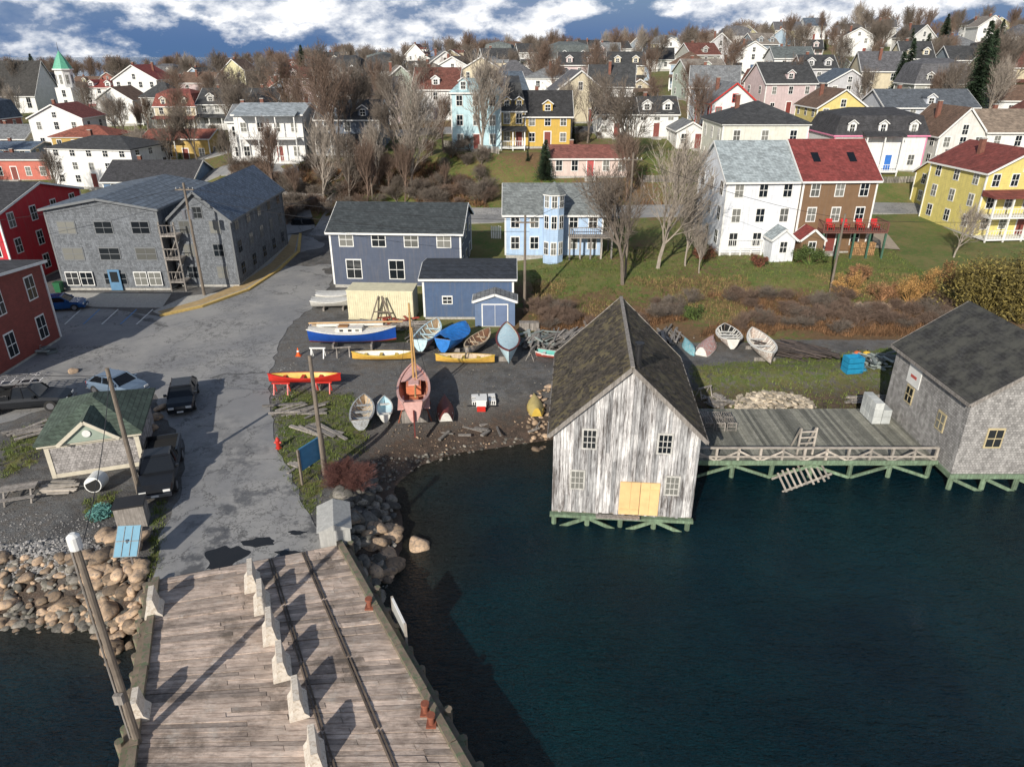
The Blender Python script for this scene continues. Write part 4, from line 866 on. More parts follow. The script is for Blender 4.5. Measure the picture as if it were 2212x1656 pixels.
# ------------------------------------------------------------------ boats
def gloss(n,c,v=.15): return mat(n,c,.4,v,3)
def boat(name,u,v,L,Bm,H,head,outer,inner,trim,stern=.0,lift=.35,flip=False,thw=3,bottom=None,fill=None,tilt=0,deckm=None,ribs=0,foredeck=None):
    p=site(u,v); b=B(name); n=19; K=5; out=[];inn=[]
    def sec(t):
        if stern: e=(1-((t-.42)/.58)**2.6) if t>.42 else 1-(1-stern)*((.42-t)/.42)**2
        else: e=max(0,math.sin(math.pi*t))**.75
        w=Bm/2*max(e,.02); zs=H*(1+.32*(2*t-1)**2); zk=H*.35*max(0,abs(2*t-1)-.55)**1.5*(1 if (t>.5 or not stern) else .4); return w,zs,zk
    for i in range(n):
        t=i/(n-1); w,zs,zk=sec(t); x=(t-.5)*L; r=[];ri=[]
        for j in range(-K,K+1):
            a=abs(j)/K; yy=math.copysign(w*(.42*min(1,a*2.5)+.58*max(0,(a-.4)/.6)**.75) if a>.4 else w*.42*a/.4,j); z=zk+(zs-zk)*(max(0,(a-.25)/.75))**1.25
            r.append((x,yy,z)); ri.append((x*.965,yy*.93,max(z+.05,0) if a<.99 else z))
        out.append(r); inn.append(ri)
    M=2*K+1
    def loft(nm,S,m,fl,sel=lambda j:True):
        V=[q for r in S for q in r]; F=[]
        for i in range(n-1):
            for j in range(M-1):
                if sel(j):
                    a=i*M+j; f=(a,a+M,a+M+1,a+1); F.append(f if fl else f[::-1])
        b.add(nm,m,V,F,True)
    loft('hull',out,outer,False,lambda j: j<3 or j>=M-4)
    loft('hull_bottom',out,bottom or outer,False,lambda j:3<=j<M-4)
    loft('interior',inn,inner,True)
    V=[];F=[]
    for side in(0,M-1):
        k=len(V)
        for i in range(n):
            o_=Vector(out[i][side]); q=Vector(inn[i][side]); dd=(o_-q)*.5; V+=[tuple(o_+dd+Vector((0,0,.03))),tuple(q-dd+Vector((0,0,.03))),tuple(o_+dd-Vector((0,0,.05)))]
            if i: a=k+(i-1)*3; F+=[(a,a+3,a+4,a+1),(a,a+2,a+5,a+3)]
    b.add('gunwale',trim,V,F)
    if stern: b.add('transom',trim,out[0],[tuple(range(M))]); b.add('transom_inner',inner,[(x+.03,y,z) for x,y,z in out[0]],[tuple(range(M))[::-1]])
    for i in range(thw):
        t=.22+.5*i/max(1,thw-1); w,zs,zk=sec(t); x=(t-.5)*L; b.box('thwarts',trim,x-.12,x+.12,-w*.88,w*.88,zs*.68,zs*.68+.04)
    for i in range(ribs):
        t=.1+.8*i/(ribs-1); ii=min(n-1,int(t*(n-1)+.5)); r=inn[ii]
        for j in range(M-1): b.beam('ribs',trim,Vector(r[j])+Vector((0,0,.03)),Vector(r[j+1])+Vector((0,0,.03)),.05,.06)
    def cover(nm,mm,i0,zz,crown,wr):
        V=[];F=[]
        for i in range(i0,n):
            w,zs,zk=sec(i/(n-1)); x=(i/(n-1)-.5)*L
            for j in range(-3,4): V.append((x,w*j/3*wr,zs*zz+crown(i,j,w)*H))
            if i>i0:
                for j in range(6): a=(i-1-i0)*7+j; F.append((a,a+7,a+8,a+1)[::-1])
        b.add(nm,mm,V,F,True)
    if fill: cover('tarpaulin',fill,0,1.,lambda i,j,w:(.34+.14*math.sin(i*2.3+j*1.7))*(1-(j/3)**2)*min(1,w/(Bm*.3)),1.08)
    if deckm: cover('deck',deckm,0,.93,lambda i,j,w:.12*(1-(j/3)**2)*min(1,w/(Bm*.3)),.95)
    if foredeck: cover('foredeck',foredeck,11,.95,lambda i,j,w:.08*(1-(j/3)**2),.95)
    if flip: rot=math.pi+tilt; zoff=H*1.25
    else: rot=tilt; zoff=lift
    if lift>.25 and not flip:
        for t in(.28,.72):
            x=(t-.5)*L
            b.box('cradle',GREYW,x-.08,x+.08,-Bm*.4,Bm*.4,-lift+.0,-.01); 
    e=b.done((p.x,p.y,p.z+zoff)); e.rotation_euler=(rot,0,math.radians(head)); return p
wb=mat('white_boat',(.7,.69,.65),.45,.2,4,'spots',(.6,.58,.53)); yb=mat('yellow_boat',(.7,.42,.08),.5,.2,4,'spots',(.6,.36,.08)); rbm=gloss('red_boat',(.55,.03,.02)); blu=gloss('blue_boat',(.015,.08,.38)); lbl=mat('lightblue_boat',(.48,.66,.73),.6,.2,3,'spots',(.57,.68,.72))
tan=mat('tan_interior',(.55,.44,.31),.7,.3,5,'spots',(.4,.3,.2)); gry=mat('grey_boat',(.38,.4,.41),.7,.3,4,'spots',(.22,.21,.2)); org=gloss('orange_boat',(.62,.2,.1)); pnk=mat('pink_boat',(.66,.4,.36),.6,.2,4,'spots',(.6,.34,.3)); mar=mat('maroon_boat',(.16,.035,.03),.6,.2)
old=mat('old_white_boat',(.62,.58,.53),.85,.2,6,'spots',(.33,.17,.11)); teal=mat('teal_boat',(.17,.42,.48),.7,.3,4,'spots',(.38,.43,.43)); tarp=mat('blue_tarp',(.03,.2,.6),.45,.3,3,bump=.8); ywt=gloss('yellow_trim',(.6,.42,.08))
p=boat('blue_sailboat',765,752,7.2,2.0,1.0,2,blu,tan,wb,.6,.6,thw=0,bottom=gloss('red_keel',(.4,.08,.04)),deckm=wb)
b=B('boat_cabin'); b.box('cabin',wb,-1.3,.9,-.55,.55,0,.4); b.box('hatch',mat('teak',(.3,.16,.07),.6,.2),-1.1,-.3,-.3,.3,.4,.48)
for x in(-.8,-.1,.5): b.box('portholes',GLASS,x-.15,x+.15,-.56,-.551,.12,.3)
b.cyl('stowed_mast',mat('spar',(.5,.3,.12),.5,.2),(-3.6,.2,.62),(4.2,.25,.68),.07); b.beam('tarp_roll',wb,(-3,.5,.4),(2.5,.6,.45),.35,.3); b.done((p.x,p.y,p.z+1.55),.03)
boat('yellow_dory',828,782,4.9,1.25,.5,1,yb,wb,ywt,0,.25,thw=3); boat('yellow_dory',1005,788,4.7,1.25,.5,-3,yb,tan,ywt,0,.2,thw=3); boat('red_dory',661,838,5.3,1.25,.5,1,rbm,ywt,rbm,0,.5,thw=3)
p=boat('pink_sailboat',897,892,6.6,2.2,1.15,97,pnk,mat('orange_interior',(.5,.2,.12),.6,.3,4,'spots',(.6,.35,.28)),pnk,.55,.9,thw=2,bottom=org,foredeck=pnk)
b=B('sailboat_rig'); sp_=mat('spar',(.5,.3,.12),.5,.2); hm=zat(655,p.y+1)-p.z-1
b.cyl('mast',sp_,(0,1.2,0),(0,1.2,hm),.09,.06,10); b.cyl('gaff',sp_,(.25,1.,.3),(.1,1.0,hm*.75),.05); b.cyl('furled_boom',sp_,(.1,1.,1.1),(.15,-2.4,1.4),.07,.06)
b.box('cuddy',org,-.5,.5,-.4,.7,.6,1.2); b.box('hatch',pnk,-.35,.35,-.2,.5,1.201,1.28); b.box('engine_box',gloss('orange2',(.55,.17,.08)),-.3,.3,-1.5,-.8,.3,.7); b.box('rudder',mar,-.04,.04,-3.55,-3.3,-1.0,.9)
for x in(-.85,.85): b.box('side_benches',pnk,x-.2,x+.2,-2.5,-.5,.55,.62)
for x in(-1.1,1.1): b.cyl('shrouds',BLACKM,(x,1.2,.3),(0,1.2,hm*.95),.012,k=4)
for x,y in((-1,1),(1,1),(-1,-1.5),(1,-1.5)): b.cyl('stands',rb,(x*1.1,y,-.9),(x*.8,y,.1),.05)
b.done((p.x,p.y,p.z+.95),math.radians(7))
boat('grey_rowboat',785,905,4.0,1.6,.6,97,gry,tan,gry,.75,.15,thw=3,ribs=8); boat('blue_rowboat',832,895,3.0,1.1,.45,100,teal,lbl,wb,.7,.1,thw=2)
boat('maroon_rowboat',962,888,3.2,1.2,.5,97,mar,tan,wb,.7,.1,flip=True,thw=2)
boat('lightblue_whaler',1097,765,6.6,1.95,.95,92,lbl,tan,mar,0,.4,flip=False,thw=0,deckm=lbl)
boat('tarped_boat',982,748,4.6,2.4,.9,70,tarp,tan,tarp,.6,.3,thw=0,fill=tarp); boat('brown_boat',1032,755,4.8,1.6,.7,68,old,mat('brown_int',(.25,.14,.09),.8,.2),tan,0,.2,ribs=7)
boat('teal_pink_boat',928,742,5.4,1.9,.8,80,mat('faded_pink',(.5,.2,.17),.8,.3,4,'spots',(.3,.45,.45)),tan,lbl,.7,.3,ribs=7); boat('green_dinghy',1195,775,2.8,1.0,.4,-15,gloss('red2',(.5,.1,.08)),gloss('turq',(.1,.4,.35)),wb,.7,.1,thw=2)
boat('old_whaleboat',1641,767,5.8,2.1,.8,88,old,old,wb,0,.3,thw=3,ribs=10); boat('skeleton_boat',1571,742,3.9,2.1,.7,85,old,DARK,wb,.5,.2,thw=4,ribs=9); boat('faded_boat',1527,753,3.6,1.5,.6,60,mat('faded_red',(.5,.25,.22),.8,.3,5,'spots',(.4,.5,.5)),old,wb,.7,.2,flip=True); boat('small_blue_boat',1488,755,2.9,1.0,.5,95,teal,tan,teal,0,.2,flip=True)
boat('yellow_skiff',1156,880,2.6,1.2,.5,93,gloss('dull_yellow',(.5,.4,.15)),tan,ywt,.6,.1,flip=True); boat('white_motorboat',735,655,4.5,1.8,.7,12,wb,gry,wb,.8,.3,thw=1,deckm=wb); boat('white_motorboat',722,668,4.2,1.7,.6,6,wb,gry,wb,.8,.3,thw=1,deckm=wb)
# ------------------------------------------------------------------ vehicles
def car(name,u,v,head,col,kind='sedan',L=4.5,W=1.8,z=1.64):
    p=at(u,v,z) if z else site(u,v); b=B(name); bm_=mat('carpaint_%d%d%d'%tuple(int(c*99) for c in col),col,.18,.08,2,metal=.2)
    Hh={'sedan':1.45,'suv':1.75,'pickup':1.85}[kind]; belt=.95 if kind=='sedan' else 1.1; g0=.28 if kind=='sedan' else .42; w=W/2
    st=[(-L/2,.86,belt*.78),(-L/2+.12,.95,belt*.95),(-L*.25,1,belt),(L*.1,1,belt),(L*.22,1,belt*.98),(L*.42,.96,belt*.86),(L/2-.06,.9,belt*.72),(L/2,.82,belt*.55)]
    V=[];F=[]
    for x,f,zt in st:
        ww=w*f; V+=[(x,-ww*.92,g0),(x,-ww,g0+.2),(x,-ww,zt*.8),(x,-ww*.93,zt),(x,ww*.93,zt),(x,ww,zt*.8),(x,ww,g0+.2),(x,ww*.92,g0)]
    n=8
    for i in range(len(st)-1):
        for j in range(n): a=i*n+j; c_=i*n+(j+1)%n; F.append((a,c_,c_+n,a+n))
    F+=[tuple(range(n))[::-1],tuple(range((len(st)-1)*n,len(st)*n))]
    b.add('body',bm_,V,F)
    if kind=='sedan': x0,x1,x2,x3=-L*.42,-L*.27,L*.08,L*.25
    elif kind=='suv': x0,x1,x2,x3=-L*.48,-L*.43,L*.1,L*.24
    else: x0,x1,x2,x3=-L*.1,-L*.06,L*.12,L*.22
    wb_,wt=w*.92,w*.74
    V=[(x0,-wb_,belt-.02),(x3,-wb_,belt-.04),(x3,wb_,belt-.04),(x0,wb_,belt-.02),(x1,-wt,Hh-.06),(x2,-wt,Hh-.06),(x2,wt,Hh-.06),(x1,wt,Hh-.06)]
    b.add('windows',CARGL,V,CUBE)
    V=[(x1-.05,-wt-.03,Hh-.07),(x2+.08,-wt-.03,Hh-.07),(x2+.08,wt+.03,Hh-.07),(x1-.05,wt+.03,Hh-.07),(x1+.1,-wt+.06,Hh),(x2-.06,-wt+.06,Hh),(x2-.06,wt-.06,Hh),(x1+.1,wt-.06,Hh)]
    b.add('roof',bm_,V,CUBE)
    for sy in(-1,1):
        for (xa,xb) in((x0,x1),(x3,x2),((x0+x3)/2-.1,(x1+x2)/2-.02)): b.beam('pillars',bm_,(xa,sy*wb_,belt-.02),(xb,sy*(wt+.01),Hh-.04),.07,.09)
        b.box('mirrors',bm_,x3-.35,x3-.2,sy*w*1.0-.02 if sy>0 else sy*w-.18,sy*w+.18 if sy>0 else sy*w+.02,belt,belt+.16)
        for wx in(-L*.31,L*.32):
            r=.33 if kind=='sedan' else .4; b.cyl('wheels',TIRE,(wx,sy*(w-.2),r),(wx,sy*(w+.02),r),r,k=18); b.cyl('hubs',HUB,(wx,sy*(w+.0),r),(wx,sy*(w+.035),r),r*.6,k=12)
        b.box('headlights',WHITE,L/2-.12,L/2+.0,sy*w*.62-.18,sy*w*.62+.18,belt*.55,belt*.7); b.box('taillights',gloss('red_lamp',(.4,.01,.01)),-L/2-.02,-L/2+.1,sy*w*.72-.12,sy*w*.72+.12,belt*.6,belt*.88)
    b.box('grille',BLACKM,L/2-.02,L/2+.02,-w*.4,w*.4,g0+.1,belt*.52); b.box('bumper',bm_ if kind=='sedan' else HUB,L/2-.05,L/2+.1,-w*.85,w*.85,g0-.02,g0+.15); b.box('number_plate',WHITE,L/2+.1,L/2+.115,-.2,.2,g0+.02,g0+.13)
    if kind=='pickup':
        b.box('bed_floor',DARK,-L/2+.12,x0-.12,-w*.82,w*.82,belt+.002,belt+.02)
        for sy in(-1,1): b.box('bed_sides',bm_,-L/2+.05,x0-.05,sy*w*.92-.06,sy*w*.92+.06,belt-.05,belt+.28)
        b.box('tailgate',bm_,-L/2+.02,-L/2+.12,-w*.86,w*.86,belt-.05,belt+.27)
    if name.startswith('rack'):
        for sy in(-1,1): b.beam('rack_rails',HUB,(-L/2+.1,sy*w*.85,Hh+.35),(L*.3,sy*w*.85,Hh+.35),.06,.06); b.beam('rack_legs',HUB,(-L/2+.2,sy*w*.9,belt),(-L/2+.2,sy*w*.85,Hh+.35),.06,.06)
        for i in range(8): x=-L/2+.1+i*.6; b.beam('rack_bars',HUB,(x,-w*.85,Hh+.36),(x,w*.85,Hh+.36),.05,.05)
        for yy in(-.4,-.05,.3): b.beam('ladder',HUB,(-L/2,yy,Hh+.45),(L*.35,yy,Hh+.45),.06,.08)
    b.done((p.x,p.y,p.z),math.radians(head))
BK=(.022,.024,.028)
car('pickup_truck',352,1030,-72,BK,'pickup',5.6,1.95); car('black_car',398,868,-72,BK,'sedan',4.5); car('silver_blue_car',258,846,-20,(.16,.22,.3),'sedan',4.3)
car('rack_pickup_truck',62,880,12,BK,'pickup',5.6,1.95); car('blue_car',133,668,15,(.015,.08,.24),'sedan',4.4); car('red_car',72,668,15,(.25,.02,.02),'sedan',4.4); car('black_car',668,498,0,BK,'suv',4.5)
car('silver_car',2090,452,5,(.3,.4,.5),'sedan',4.4,z=None)
# ------------------------------------------------------------------ kiosk building
b=B('shingled_kiosk'); W=4.7;D=5.4;h=2.35; ST_=mat('stone_shingle_wall',(.36,.34,.33),.9,.4,4,'shingle'); crm=mat('cream_trim',(.62,.57,.46),.6,.15); gr_=roofm((.075,.105,.08))
b.box('walls',ST_,-W/2,W/2,0,D,0,h); hip_roof(b,W,D,h,1.5,gr_,crm,.45)
for x in(-W/2,W/2): b.box('corner_boards',crm,x-.12,x+.12,-.04,.2,0,h-.2)
b.box('base_trim',crm,-W/2-.03,W/2+.03,-.03,.0,0,.25); b.box('frieze',crm,-W/2-.02,W/2+.02,-.05,-.003,h-.4,h-.17)
b.add('gable',mat('gable_face',(.3,.36,.3),.8,.1),[(-1.4,-.5,h),(1.4,-.5,h),(0,-.5,h+1.1)],[(0,1,2)])
V=[]
for y in(-.62,1.6): V+=[(-1.6,y,h-.02),(0,y,h+1.3),(1.6,y,h-.02),(-1.6,y,h-.12),(0,y,h+1.18),(1.6,y,h-.12)]
b.add('gable_roof',gr_,V,[(0,1,7,6),(1,2,8,7),(3,9,10,4),(4,10,11,5)]); 
for s in(-1,1): b.beam('gable_trim',crm,(s*1.6,-.64,h-.04),(0,-.64,h+1.24),.05,.2)
b.cyl('gable_clock',WHITE,(0,-.52,h+.5),(0,-.57,h+.5),.22,k=20)
b.done((-24.4,36.0,1.62),math.radians(18))
# ------------------------------------------------------------------ poles & wires
def pole(u,vb,vt,r=.15,arms=True,base=None,name='utility_pole',trans=False,cap=False):
    p=base or site(u,vb); H=zat(vt,p.y)-p.z; b=B(name); b.cyl('post',POLE,(0,0,-1),(0,0,H),r,r*.7,10)
    if arms: b.box('crossarm',POLE,-.9,.9,-.07,.07,H-.7,H-.58); [b.cyl('insulators',mat('porcelain',(.5,.5,.48),.4,.1),(x,0,H-.58),(x,0,H-.42),.04) for x in(-.8,-.4,.4,.8)]
    if trans:
        for x in(-.35,.35): b.cyl('transformer',HUB,(x,-.25,H-3.4),(x,-.25,H-2.5),.2,k=12)
    if cap: b.cyl('cap',WHITE,(0,0,H-.15),(0,0,H+.3),.19,.19,14); b.cyl('cap_top',WHITE,(0,0,H+.3),(0,0,H+.4),.19,.08,14); b.cyl('conduit',GREYW,(-.2,-.05,0),(-.15,-.05,H-.2),.035,k=6); b.box('meter_box',GREYW,-.15,.15,-.32,-.16,2.2,2.6)
    b.done(p); return Vector((p.x,p.y,p.z+H-.45))
a1=pole(302,1068,795,.15,False); a2=pole(702,1025,768,.15,False); a3=pole(442,640,395,.16,True,trans=True); a4=pole(522,600,462,.13); a5=pole(1133,678,465,.15); a6=pole(1792,636,462,.13,False); a7=pole(805,432,372,.12); a8=pole(1350,600,330,.14)
w0=pole(300,1600,1175,.15,False,base=at(298,1602,1.8),cap=True,name='wharf_pole')
def wire(a,c,sag=.6):
    b=B('overhead_wire'); pr=None
    for i in range(17):
        t=i/16; q=a.lerp(c,t); q.z-=sag*4*t*(1-t)
        if pr is not None: b.cyl('cable',BLACKM,pr,q,.018,k=4)
        pr=q
    b.done()
for a,c in((a3,a4),(a4,a7),(a3,a5),(a5,a8),(a8,a6),(a1,Vector((-45,38,9))),(a3,Vector((-60,66,9))),(a6,Vector((60,70,10))),(w0,a1)): wire(a,c); 
wire(a3+Vector((.4,0,-.9)),a5+Vector((.4,0,-1)),.9); wire(a4,Vector((-20,100,9)))
# ------------------------------------------------------------------ street furniture & clutter
b=B('blue_notice_board'); bpn=mat('blue_panel',(.05,.18,.34),.5,.15); 
for y in(-1,1): b.box('posts',POLE,-.06,.06,y-.06,y+.06,0,2.3)
b.box('panel',bpn,-.05,.05,-.94,.94,.9,2.3); p=at(672,1045,1.6); b.done((p.x,p.y+.8,p.z),math.radians(-28))
b=B('solar_panel_board'); b.cyl('post',HUB,(0,0,0),(0,0,1.6),.06); V=[(-.55,-.5,1.0),(.55,-.5,1.0),(.55,.6,2.0),(-.55,.6,2.0),(-.55,-.45,.95),(.55,-.45,.95),(.55,.65,1.95),(-.55,.65,1.95)]
b.add('frame',GREYW,[(x*1.06,y,z-.01) for x,y,z in V],[f[::-1] for f in CUBE]); b.add('panel',mat('pv',(.16,.34,.46),.6,.1),[(x*.96,y*.97-.02,z+.02) for x,y,z in V[:4]],[(0,1,2,3)])
for x in(-.18,.18): b.beam('grid',GREYW,(x,-.5,1.05),(x,.53,2.0),.02,.03)
b.beam('grid',GREYW,(-.52,.02,1.52),(.52,.02,1.52),.02,.03)
p=at(290,1225,1.6); b.done((p.x,p.y,1.62),.08)
b=B('equipment_cabinet'); b.box('body',GREYW,-.7,.7,-.5,.5,0,1.3); b.box('lid',BLACKM,-.75,.75,-.55,.55,1.3,1.38); p=at(275,1150,1.6); b.done((p.x,p.y+.8,p.z),.3)
b=B('wooden_storage_bin'); gm=mat('grey_bin',(.45,.45,.43),.8,.2,3,'wood',(.32,.32,.31))
b.box('body',gm,-.75,.75,-1.1,1.1,0,1.05); b.add('lid',gm,[(-.85,-1.2,1.06),(.85,-1.2,1.06),(.85,1.2,1.06),(-.85,1.2,1.06),(0,-1.2,1.4),(0,1.2,1.4)],[(0,1,4),(2,3,5),(1,2,5,4),(3,0,4,5)]); p=at(722,1165,1.6); b.done((p.x,p.y+.4,1.64),math.radians(14))
b=B('white_frame_sign')
for y in(-.9,.9): b.box('posts',RL,-.05,.05,y-.05,y+.05,-1,1.5)
b.box('panel',mat('weathered_sign',(.42,.42,.4),.7,.2),-.03,.03,-.84,.84,.3,1.4); b.box('frame',WHITE,-.045,.045,-.84,.84,1.4,1.48); b.box('frame',WHITE,-.045,.045,-.84,.84,.22,.3); p=at(860,1385,1.3); b.done((p.x,p.y+.6,1.0),math.radians(26))
b=B('fire_hydrant'); hr=gloss('hyd',(.5,.03,.02)); b.cyl('barrel',hr,(0,0,0),(0,0,.6),.13,k=12); b.cyl('bonnet',hr,(0,0,.6),(0,0,.78),.15,.05,12); b.cyl('outlets',hr,(-.22,0,.42),(.22,0,.42),.07,k=8); b.cyl('flange',hr,(0,0,.0),(0,0,.06),.19,k=12); p=at(602,968,1.6); b.done(p)
b=B('traffic_cone'); oc_=gloss('cone_orange',(.75,.12,.02)); b.cyl('cone',oc_,(0,0,.04),(0,0,.7),.17,.03,12); b.cyl('stripe',WHITE,(0,0,.35),(0,0,.48),.116,.09,12); b.box('base',oc_,-.22,.22,-.22,.22,0,.04); b.done(at(645,768,1.6))
def sawhorse(u,v,m=WHITE,yaw=0,w=1.3):
    b=B('sawhorse'); b.box('beam',m,-w/2,w/2,-.06,.06,.75,.85)
    for x in(-w/2+.15,w/2-.15):
        for s in(-1,1): b.beam('legs',m,(x,s*.05,.76),(x,s*.35,0),.08,.05)
    b.done(site(u,v),yaw)
sawhorse(688,772); sawhorse(742,770,GREYW,.2); sawhorse(1148,775,GREYW,1.3); sawhorse(610,850,rbm); sawhorse(700,848,rbm); sawhorse(1520,858,GREYW,.5)
b=B('timber_trestle')
for s in(-1,1):
    b.beam('legs',POLE,(s*1.1,0,0),(s*.15,0,2.6),.12,.12); b.beam('legs',POLE,(s*.5,.4,0),(s*.1,.1,2.5),.1,.1)
b.beam('brace',POLE,(-.7,0,1.1),(.7,0,1.1),.1,.1); p=site(828,694); b.done((p.x,p.y-.6,p.z))
b=B('lobster_trap_stack'); 
for i in range(3):
    for j in range(2):
        x=i*.6; b.box('frames',WHITE,x,x+.5,j*.6,j*.6+.5,.0,.06); b.box('frames',WHITE,x,x+.5,j*.6,j*.6+.5,.35+.06*j,.4+.06*j); [b.box('slats',WHITE,x+k*.15,x+k*.15+.05,j*.6,j*.6+.5,.06,.35) for k in range(4)]
b.done(site(1020,880),.1)
b=B('boat_trailer'); b.beam('bars',BLACKM,(-1,0,.3),(1,0,.3),.08,.08); b.box('block',WHITE,-.35,.35,-.3,.3,.35,.8); b.box('block_red',rbm,-.3,.3,-.35,-.3,.0,.4); b.box('slab',WHITE,-.4,.4,-.35,.4,.8,.88); b.done(site(1040,885),0)
def boards(name,u,v,n,L,sx,sy,hz_,m,yaw=0,spread=.2):
    p=site(u,v); b=B(name)
    for i in range(n):
        a=yaw+R(-spread,spread); x,y,z=R(-sx,sx),R(-sy,sy),R(.05,hz_); l=L*R(.5,1)/2; d=Vector((math.cos(a)*l,math.sin(a)*l,R(-.08,.08)*l)); c=Vector((x,y,z)); b.beam('boards',m,c-d,c+d,R(.1,.28),R(.04,.12))
    b.done(p)
boards('lumber_pile',1225,742,70,4,1.6,1.2,.7,GREYW,.9,.7); boards('lumber_pile',1155,745,30,3,.8,1.4,.7,GREYW,1.4,.3); boards('lumber_pile',1440,735,40,3.5,1.2,1.,.6,GREYW,1.5,.4)
boards('dark_timber_pile',1712,765,70,4.2,2.,.9,.7,mat('dark_timber',(.08,.065,.06),.9,.3,island=.4),2.4,.25); boards('lumber_pile',830,712,40,3.2,3.0,.9,.6,GREYW,.1,.5); boards('lumber_pile',1870,868,14,3.4,.3,.5,.25,GREYW,.05,.1)
boards('driftwood',650,890,12,3,1.4,.8,.3,GREYW,.5,.5); boards('lumber_pile',690,930,8,3.5,1.,.4,.2,GREYW,-.5,.3); scr=mat('scrap',(.25,.3,.3),.7,.3,island=.7)
boards('scrap_pile',1160,742,30,1.6,1.4,1.2,.8,scr,.2,2); boards('scrap_pile',1900,790,60,1.3,1.8,1.0,.8,scr,.2,2); boards('scrap_pile',850,706,34,1.2,2.2,.5,.8,mat('scrap_red',(.35,.06,.04),.7,.3,island=.7),.2,2)
boards('wood_chip_pile',1550,870,30,1,.8,.6,.4,GREYW,.2,2); boards('scrap_pile',70,760,30,1.4,2.2,.8,.7,scr,.2,2); boards('lumber_pile',70,935,10,3.5,1.2,.6,.3,GREYW,.7,.3)
boards('lumber_pile',900,730,18,2.5,.6,1.,.4,GREYW,1.3,.4); boards('lumber_pile',1270,730,26,3,1.2,1.4,.5,GREYW,.2,1.5); boards('driftwood',1010,930,14,1.6,5,1.5,.08,GREYW,.3,1.5); boards('driftwood',640,1000,6,1.6,.8,.8,.1,GREYW,.3,1.5)
b=B('blue_fish_tote'); bt=gloss('tote',(.02,.25,.45))
for z in(0,.45,.9):
    b.box('totes',bt,-.65,.65,-.45,.45,z,z+.08)
    for x0,x1,y0,y1 in((-.65,-.6,-.45,.45),(.6,.65,-.45,.45),(-.598,.598,-.45,-.4),(-.598,.598,.4,.45)): b.box('totes',bt,x0,x1,y0,y1,z+.081,z+.4)
b.done(site(1838,805),.15)
for u,v,c in((1850,775,(.6,.15,.05)),(1870,775,(.6,.4,.05)),(1885,790,(.3,.32,.33))):
    b=B('mooring_buoy'); cc=gloss('buoy%d'%u,c); 
    V0,F0=ico(2); b.add('float',cc,(V0*.35+np.array([0,0,.35])).tolist(),F0.tolist(),True); b.cyl('eye',BLACKM,(0,0,.68),(0,0,.8),.05); b.done(site(u,v))
b=B('crate_stack'); cw=mat('pale_crate',(.5,.53,.53),.7,.2,island=.2)
for i in range(2):
    for j in range(3):
        for k in range(3 if i==0 else 2): b.box('crates',cw,i*.62,i*.62+.58,j*.62,j*.62+.58,k*.52,k*.52+.5)
b.done((24.4,42.6,1.3))
b=B('grey_crates'); 
for i in range(2): b.box('crates',GREYW,i*.9,i*.9+.85,0,.6,0,.7); b.box('lids',GREYW,i*.9-.02,i*.9+.87,-.02,.62,.701,.75)
b.done(site(1122,715))
tb=mat('teal_net',(.14,.36,.34),.8,.3,8,island=.6)
def net(u,v,r,n=700,m=tb):
    p=site(u,v); V=[];F=[]; q=Vector((0,0,.2))
    for i in range(n):
        q2=Vector((R(-1,1),R(-1,1),R(0,.9)))*r if i%12==0 else q+Vector((R(-1,1),R(-1,1),R(-1,1)))*r*.5
        if q2.length>r*1.3: q2=q2*.6
        q2.z=abs(q2.z)*.9; seg_cyl(V,F,q,q2,.014,.014,3); q=q2
    o=link(bpy.data.objects.new('fishing_net_heap',mkmesh('fishing_net_heap',V,F,m))); o.location=p
net(218,1112,.6,600); net(1850,800,.6,300,bt)
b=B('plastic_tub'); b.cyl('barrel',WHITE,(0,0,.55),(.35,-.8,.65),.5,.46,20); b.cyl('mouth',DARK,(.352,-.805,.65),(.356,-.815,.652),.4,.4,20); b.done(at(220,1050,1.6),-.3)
def picnic(u,v,yaw):
    b=B('picnic_table')
    for i in range(5): b.box('top',GREYW,-.9,.9,-.38+i*.155,-.24+i*.155,.72,.76)
    for s in(-1,1):
        for k in(0,.15): b.box('seats',GREYW,-.9,.9,s*.7-.07+k*s,s*.7+.07+k*s,.42,.46)
    for x in(-.65,.65):
        b.beam('legs',GREYW,(x,-.3,.72),(x,-.75,0),.09,.05); b.beam('legs',GREYW,(x,.3,.72),(x,.75,0),.09,.05); b.beam('cross',GREYW,(x+.05,-.8,.38),(x+.05,.8,.38),.05,.09)
    b.done(at(u,v,1.6),yaw)
picnic(48,1075,.3); boards('pallet_stack',130,1062,16,2.,.2,.35,.5,RL,.15,.03)
b=B('green_wheelie_bin'); gb=gloss('bin_green',(.02,.12,.05)); b.add('body',gb,[(-.28,-.3,.05),(.28,-.3,.05),(.28,.3,.05),(-.28,.3,.05),(-.35,-.36,1),(.35,-.36,1),(.35,.36,1),(-.35,.36,1)],CUBE); b.box('lid',gb,-.37,.37,-.38,.38,1.002,1.08); b.cyl('wheels',TIRE,(-.3,.3,.12),(.3,.3,.12),.12,k=12); b.done(site(130,632))
def fence(L,m,h=1.1,name='wooden_fence'):
    b=B(name)
    for i in range(len(L)-1):
        p,q=L[i],L[i+1]; n=max(1,int((q-p).length/.22))
        for j in range(n):
            c=p.lerp(q,j/n); z=hz(c.x,c.y); b.box('pickets',m,c.x-.07,c.x+.07,c.y-.02,c.y+.02,z-.2,z+h*R(.97,1.03))
    b.done()
fence([site(600,440),site(700,443)],GREYW,1.5); fence([site(705,455),site(800,365)],GREYW,1.3); fence([site(1062,515),site(1085,515)],WHITE,1.5); fence([site(1390,395),site(1540,395)],GREYW,1.); fence([site(1880,398),site(2010,395)],GREYW,.9); fence([site(960,318),site(1080,334)],GREYW,1.)
fence([site(1600,360),site(1530,440)],GREYW,1)
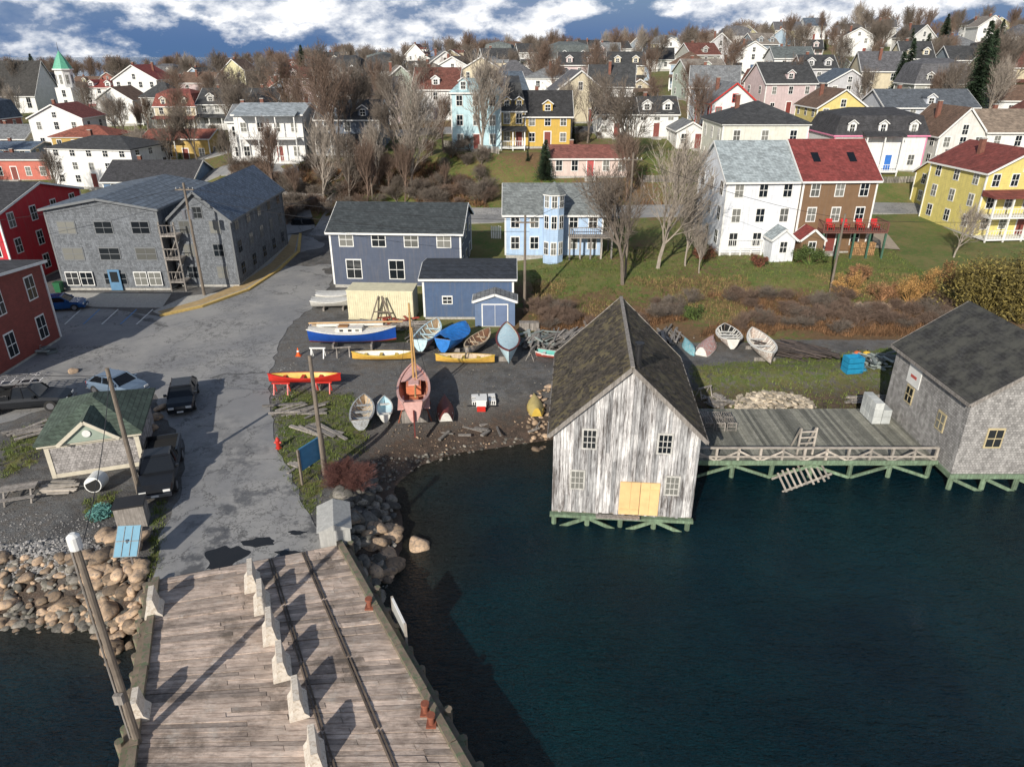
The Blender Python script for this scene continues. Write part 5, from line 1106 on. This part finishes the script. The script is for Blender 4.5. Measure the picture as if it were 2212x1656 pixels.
# ------------------------------------------------------------------ sky, sun, camera
SAZ=23
SE,SA=math.radians(26),math.radians(180+SAZ)
w=bpy.data.worlds.new('World'); bpy.context.scene.world=w; w.use_nodes=True; nt=w.node_tree; bg=nt.nodes['Background']
sk=nd(nt,'ShaderNodeTexSky',sky_type='NISHITA',sun_disc=False,sun_elevation=SE,sun_rotation=SA); 
gn=nd(nt,'ShaderNodeTexCoord').outputs['Generated']; zz=nd(nt,'ShaderNodeSeparateXYZ',{0:gn}).outputs[2]
CL=(.62,.1,.03)
mp=nd(nt,'ShaderNodeMapping',{'Vector':gn,'Scale':(1,1,2.),'Location':CL}).outputs[0]
cl=noise(nt,mp,6.,11,.6); cl2=noise(nt,nd(nt,'ShaderNodeMapping',{'Vector':gn,'Scale':(1,1,2.),'Location':(CL[0]+.01,CL[1],CL[2]-.035)}).outputs[0],6.,11,.6)
clm=mth(nt,'ADD',cl,ramp(nt,zz,-.01,.045,-.09,.03))
mask=mth(nt,'MULTIPLY',ramp(nt,clm,.42,.5),ramp(nt,zz,.2,.5,1,.05))
dif=mth(nt,'SUBTRACT',cl2,cl)
lit=ramp(nt,dif,-.05,.07); cc=mixc(nt,lit,(10.5,10.6,10.8),(2.2,3.0,4.6))
low=mixc(nt,ramp(nt,zz,.0,.3),(.75,1.7,3.9),sk.outputs[0]); low=mixc(nt,ramp(nt,zz,-.005,.03,.6,0),low,(1.1,1.9,3.2))
fin=mixc(nt,mask,low,cc); nt.links.new(fin,bg.inputs[0]); bg.inputs[1].default_value=.1
sl=bpy.data.lights.new('sun','SUN'); sl.energy=5.0; sl.angle=math.radians(.5); sl.color=(1,.93,.82); so=link(bpy.data.objects.new('sun',sl))
dv=Vector((math.sin(math.radians(SAZ))*math.cos(SE),math.cos(math.radians(SAZ))*math.cos(SE),-math.sin(SE))); so.rotation_euler=dv.to_track_quat('-Z','Y').to_euler()
cam=bpy.data.cameras.new('camera'); co=link(bpy.data.objects.new('camera',cam)); co.location=(0,0,CAMZ); co.rotation_euler=(math.radians(90)-TH,0,0)
cam.sensor_width=36; cam.lens=36*FP/2212; cam.clip_end=15000; bpy.context.scene.camera=co
sc=bpy.context.scene; sc.view_settings.view_transform='Standard'; sc.view_settings.look='None'; sc.view_settings.exposure=0
print('done',time.time()-T0)
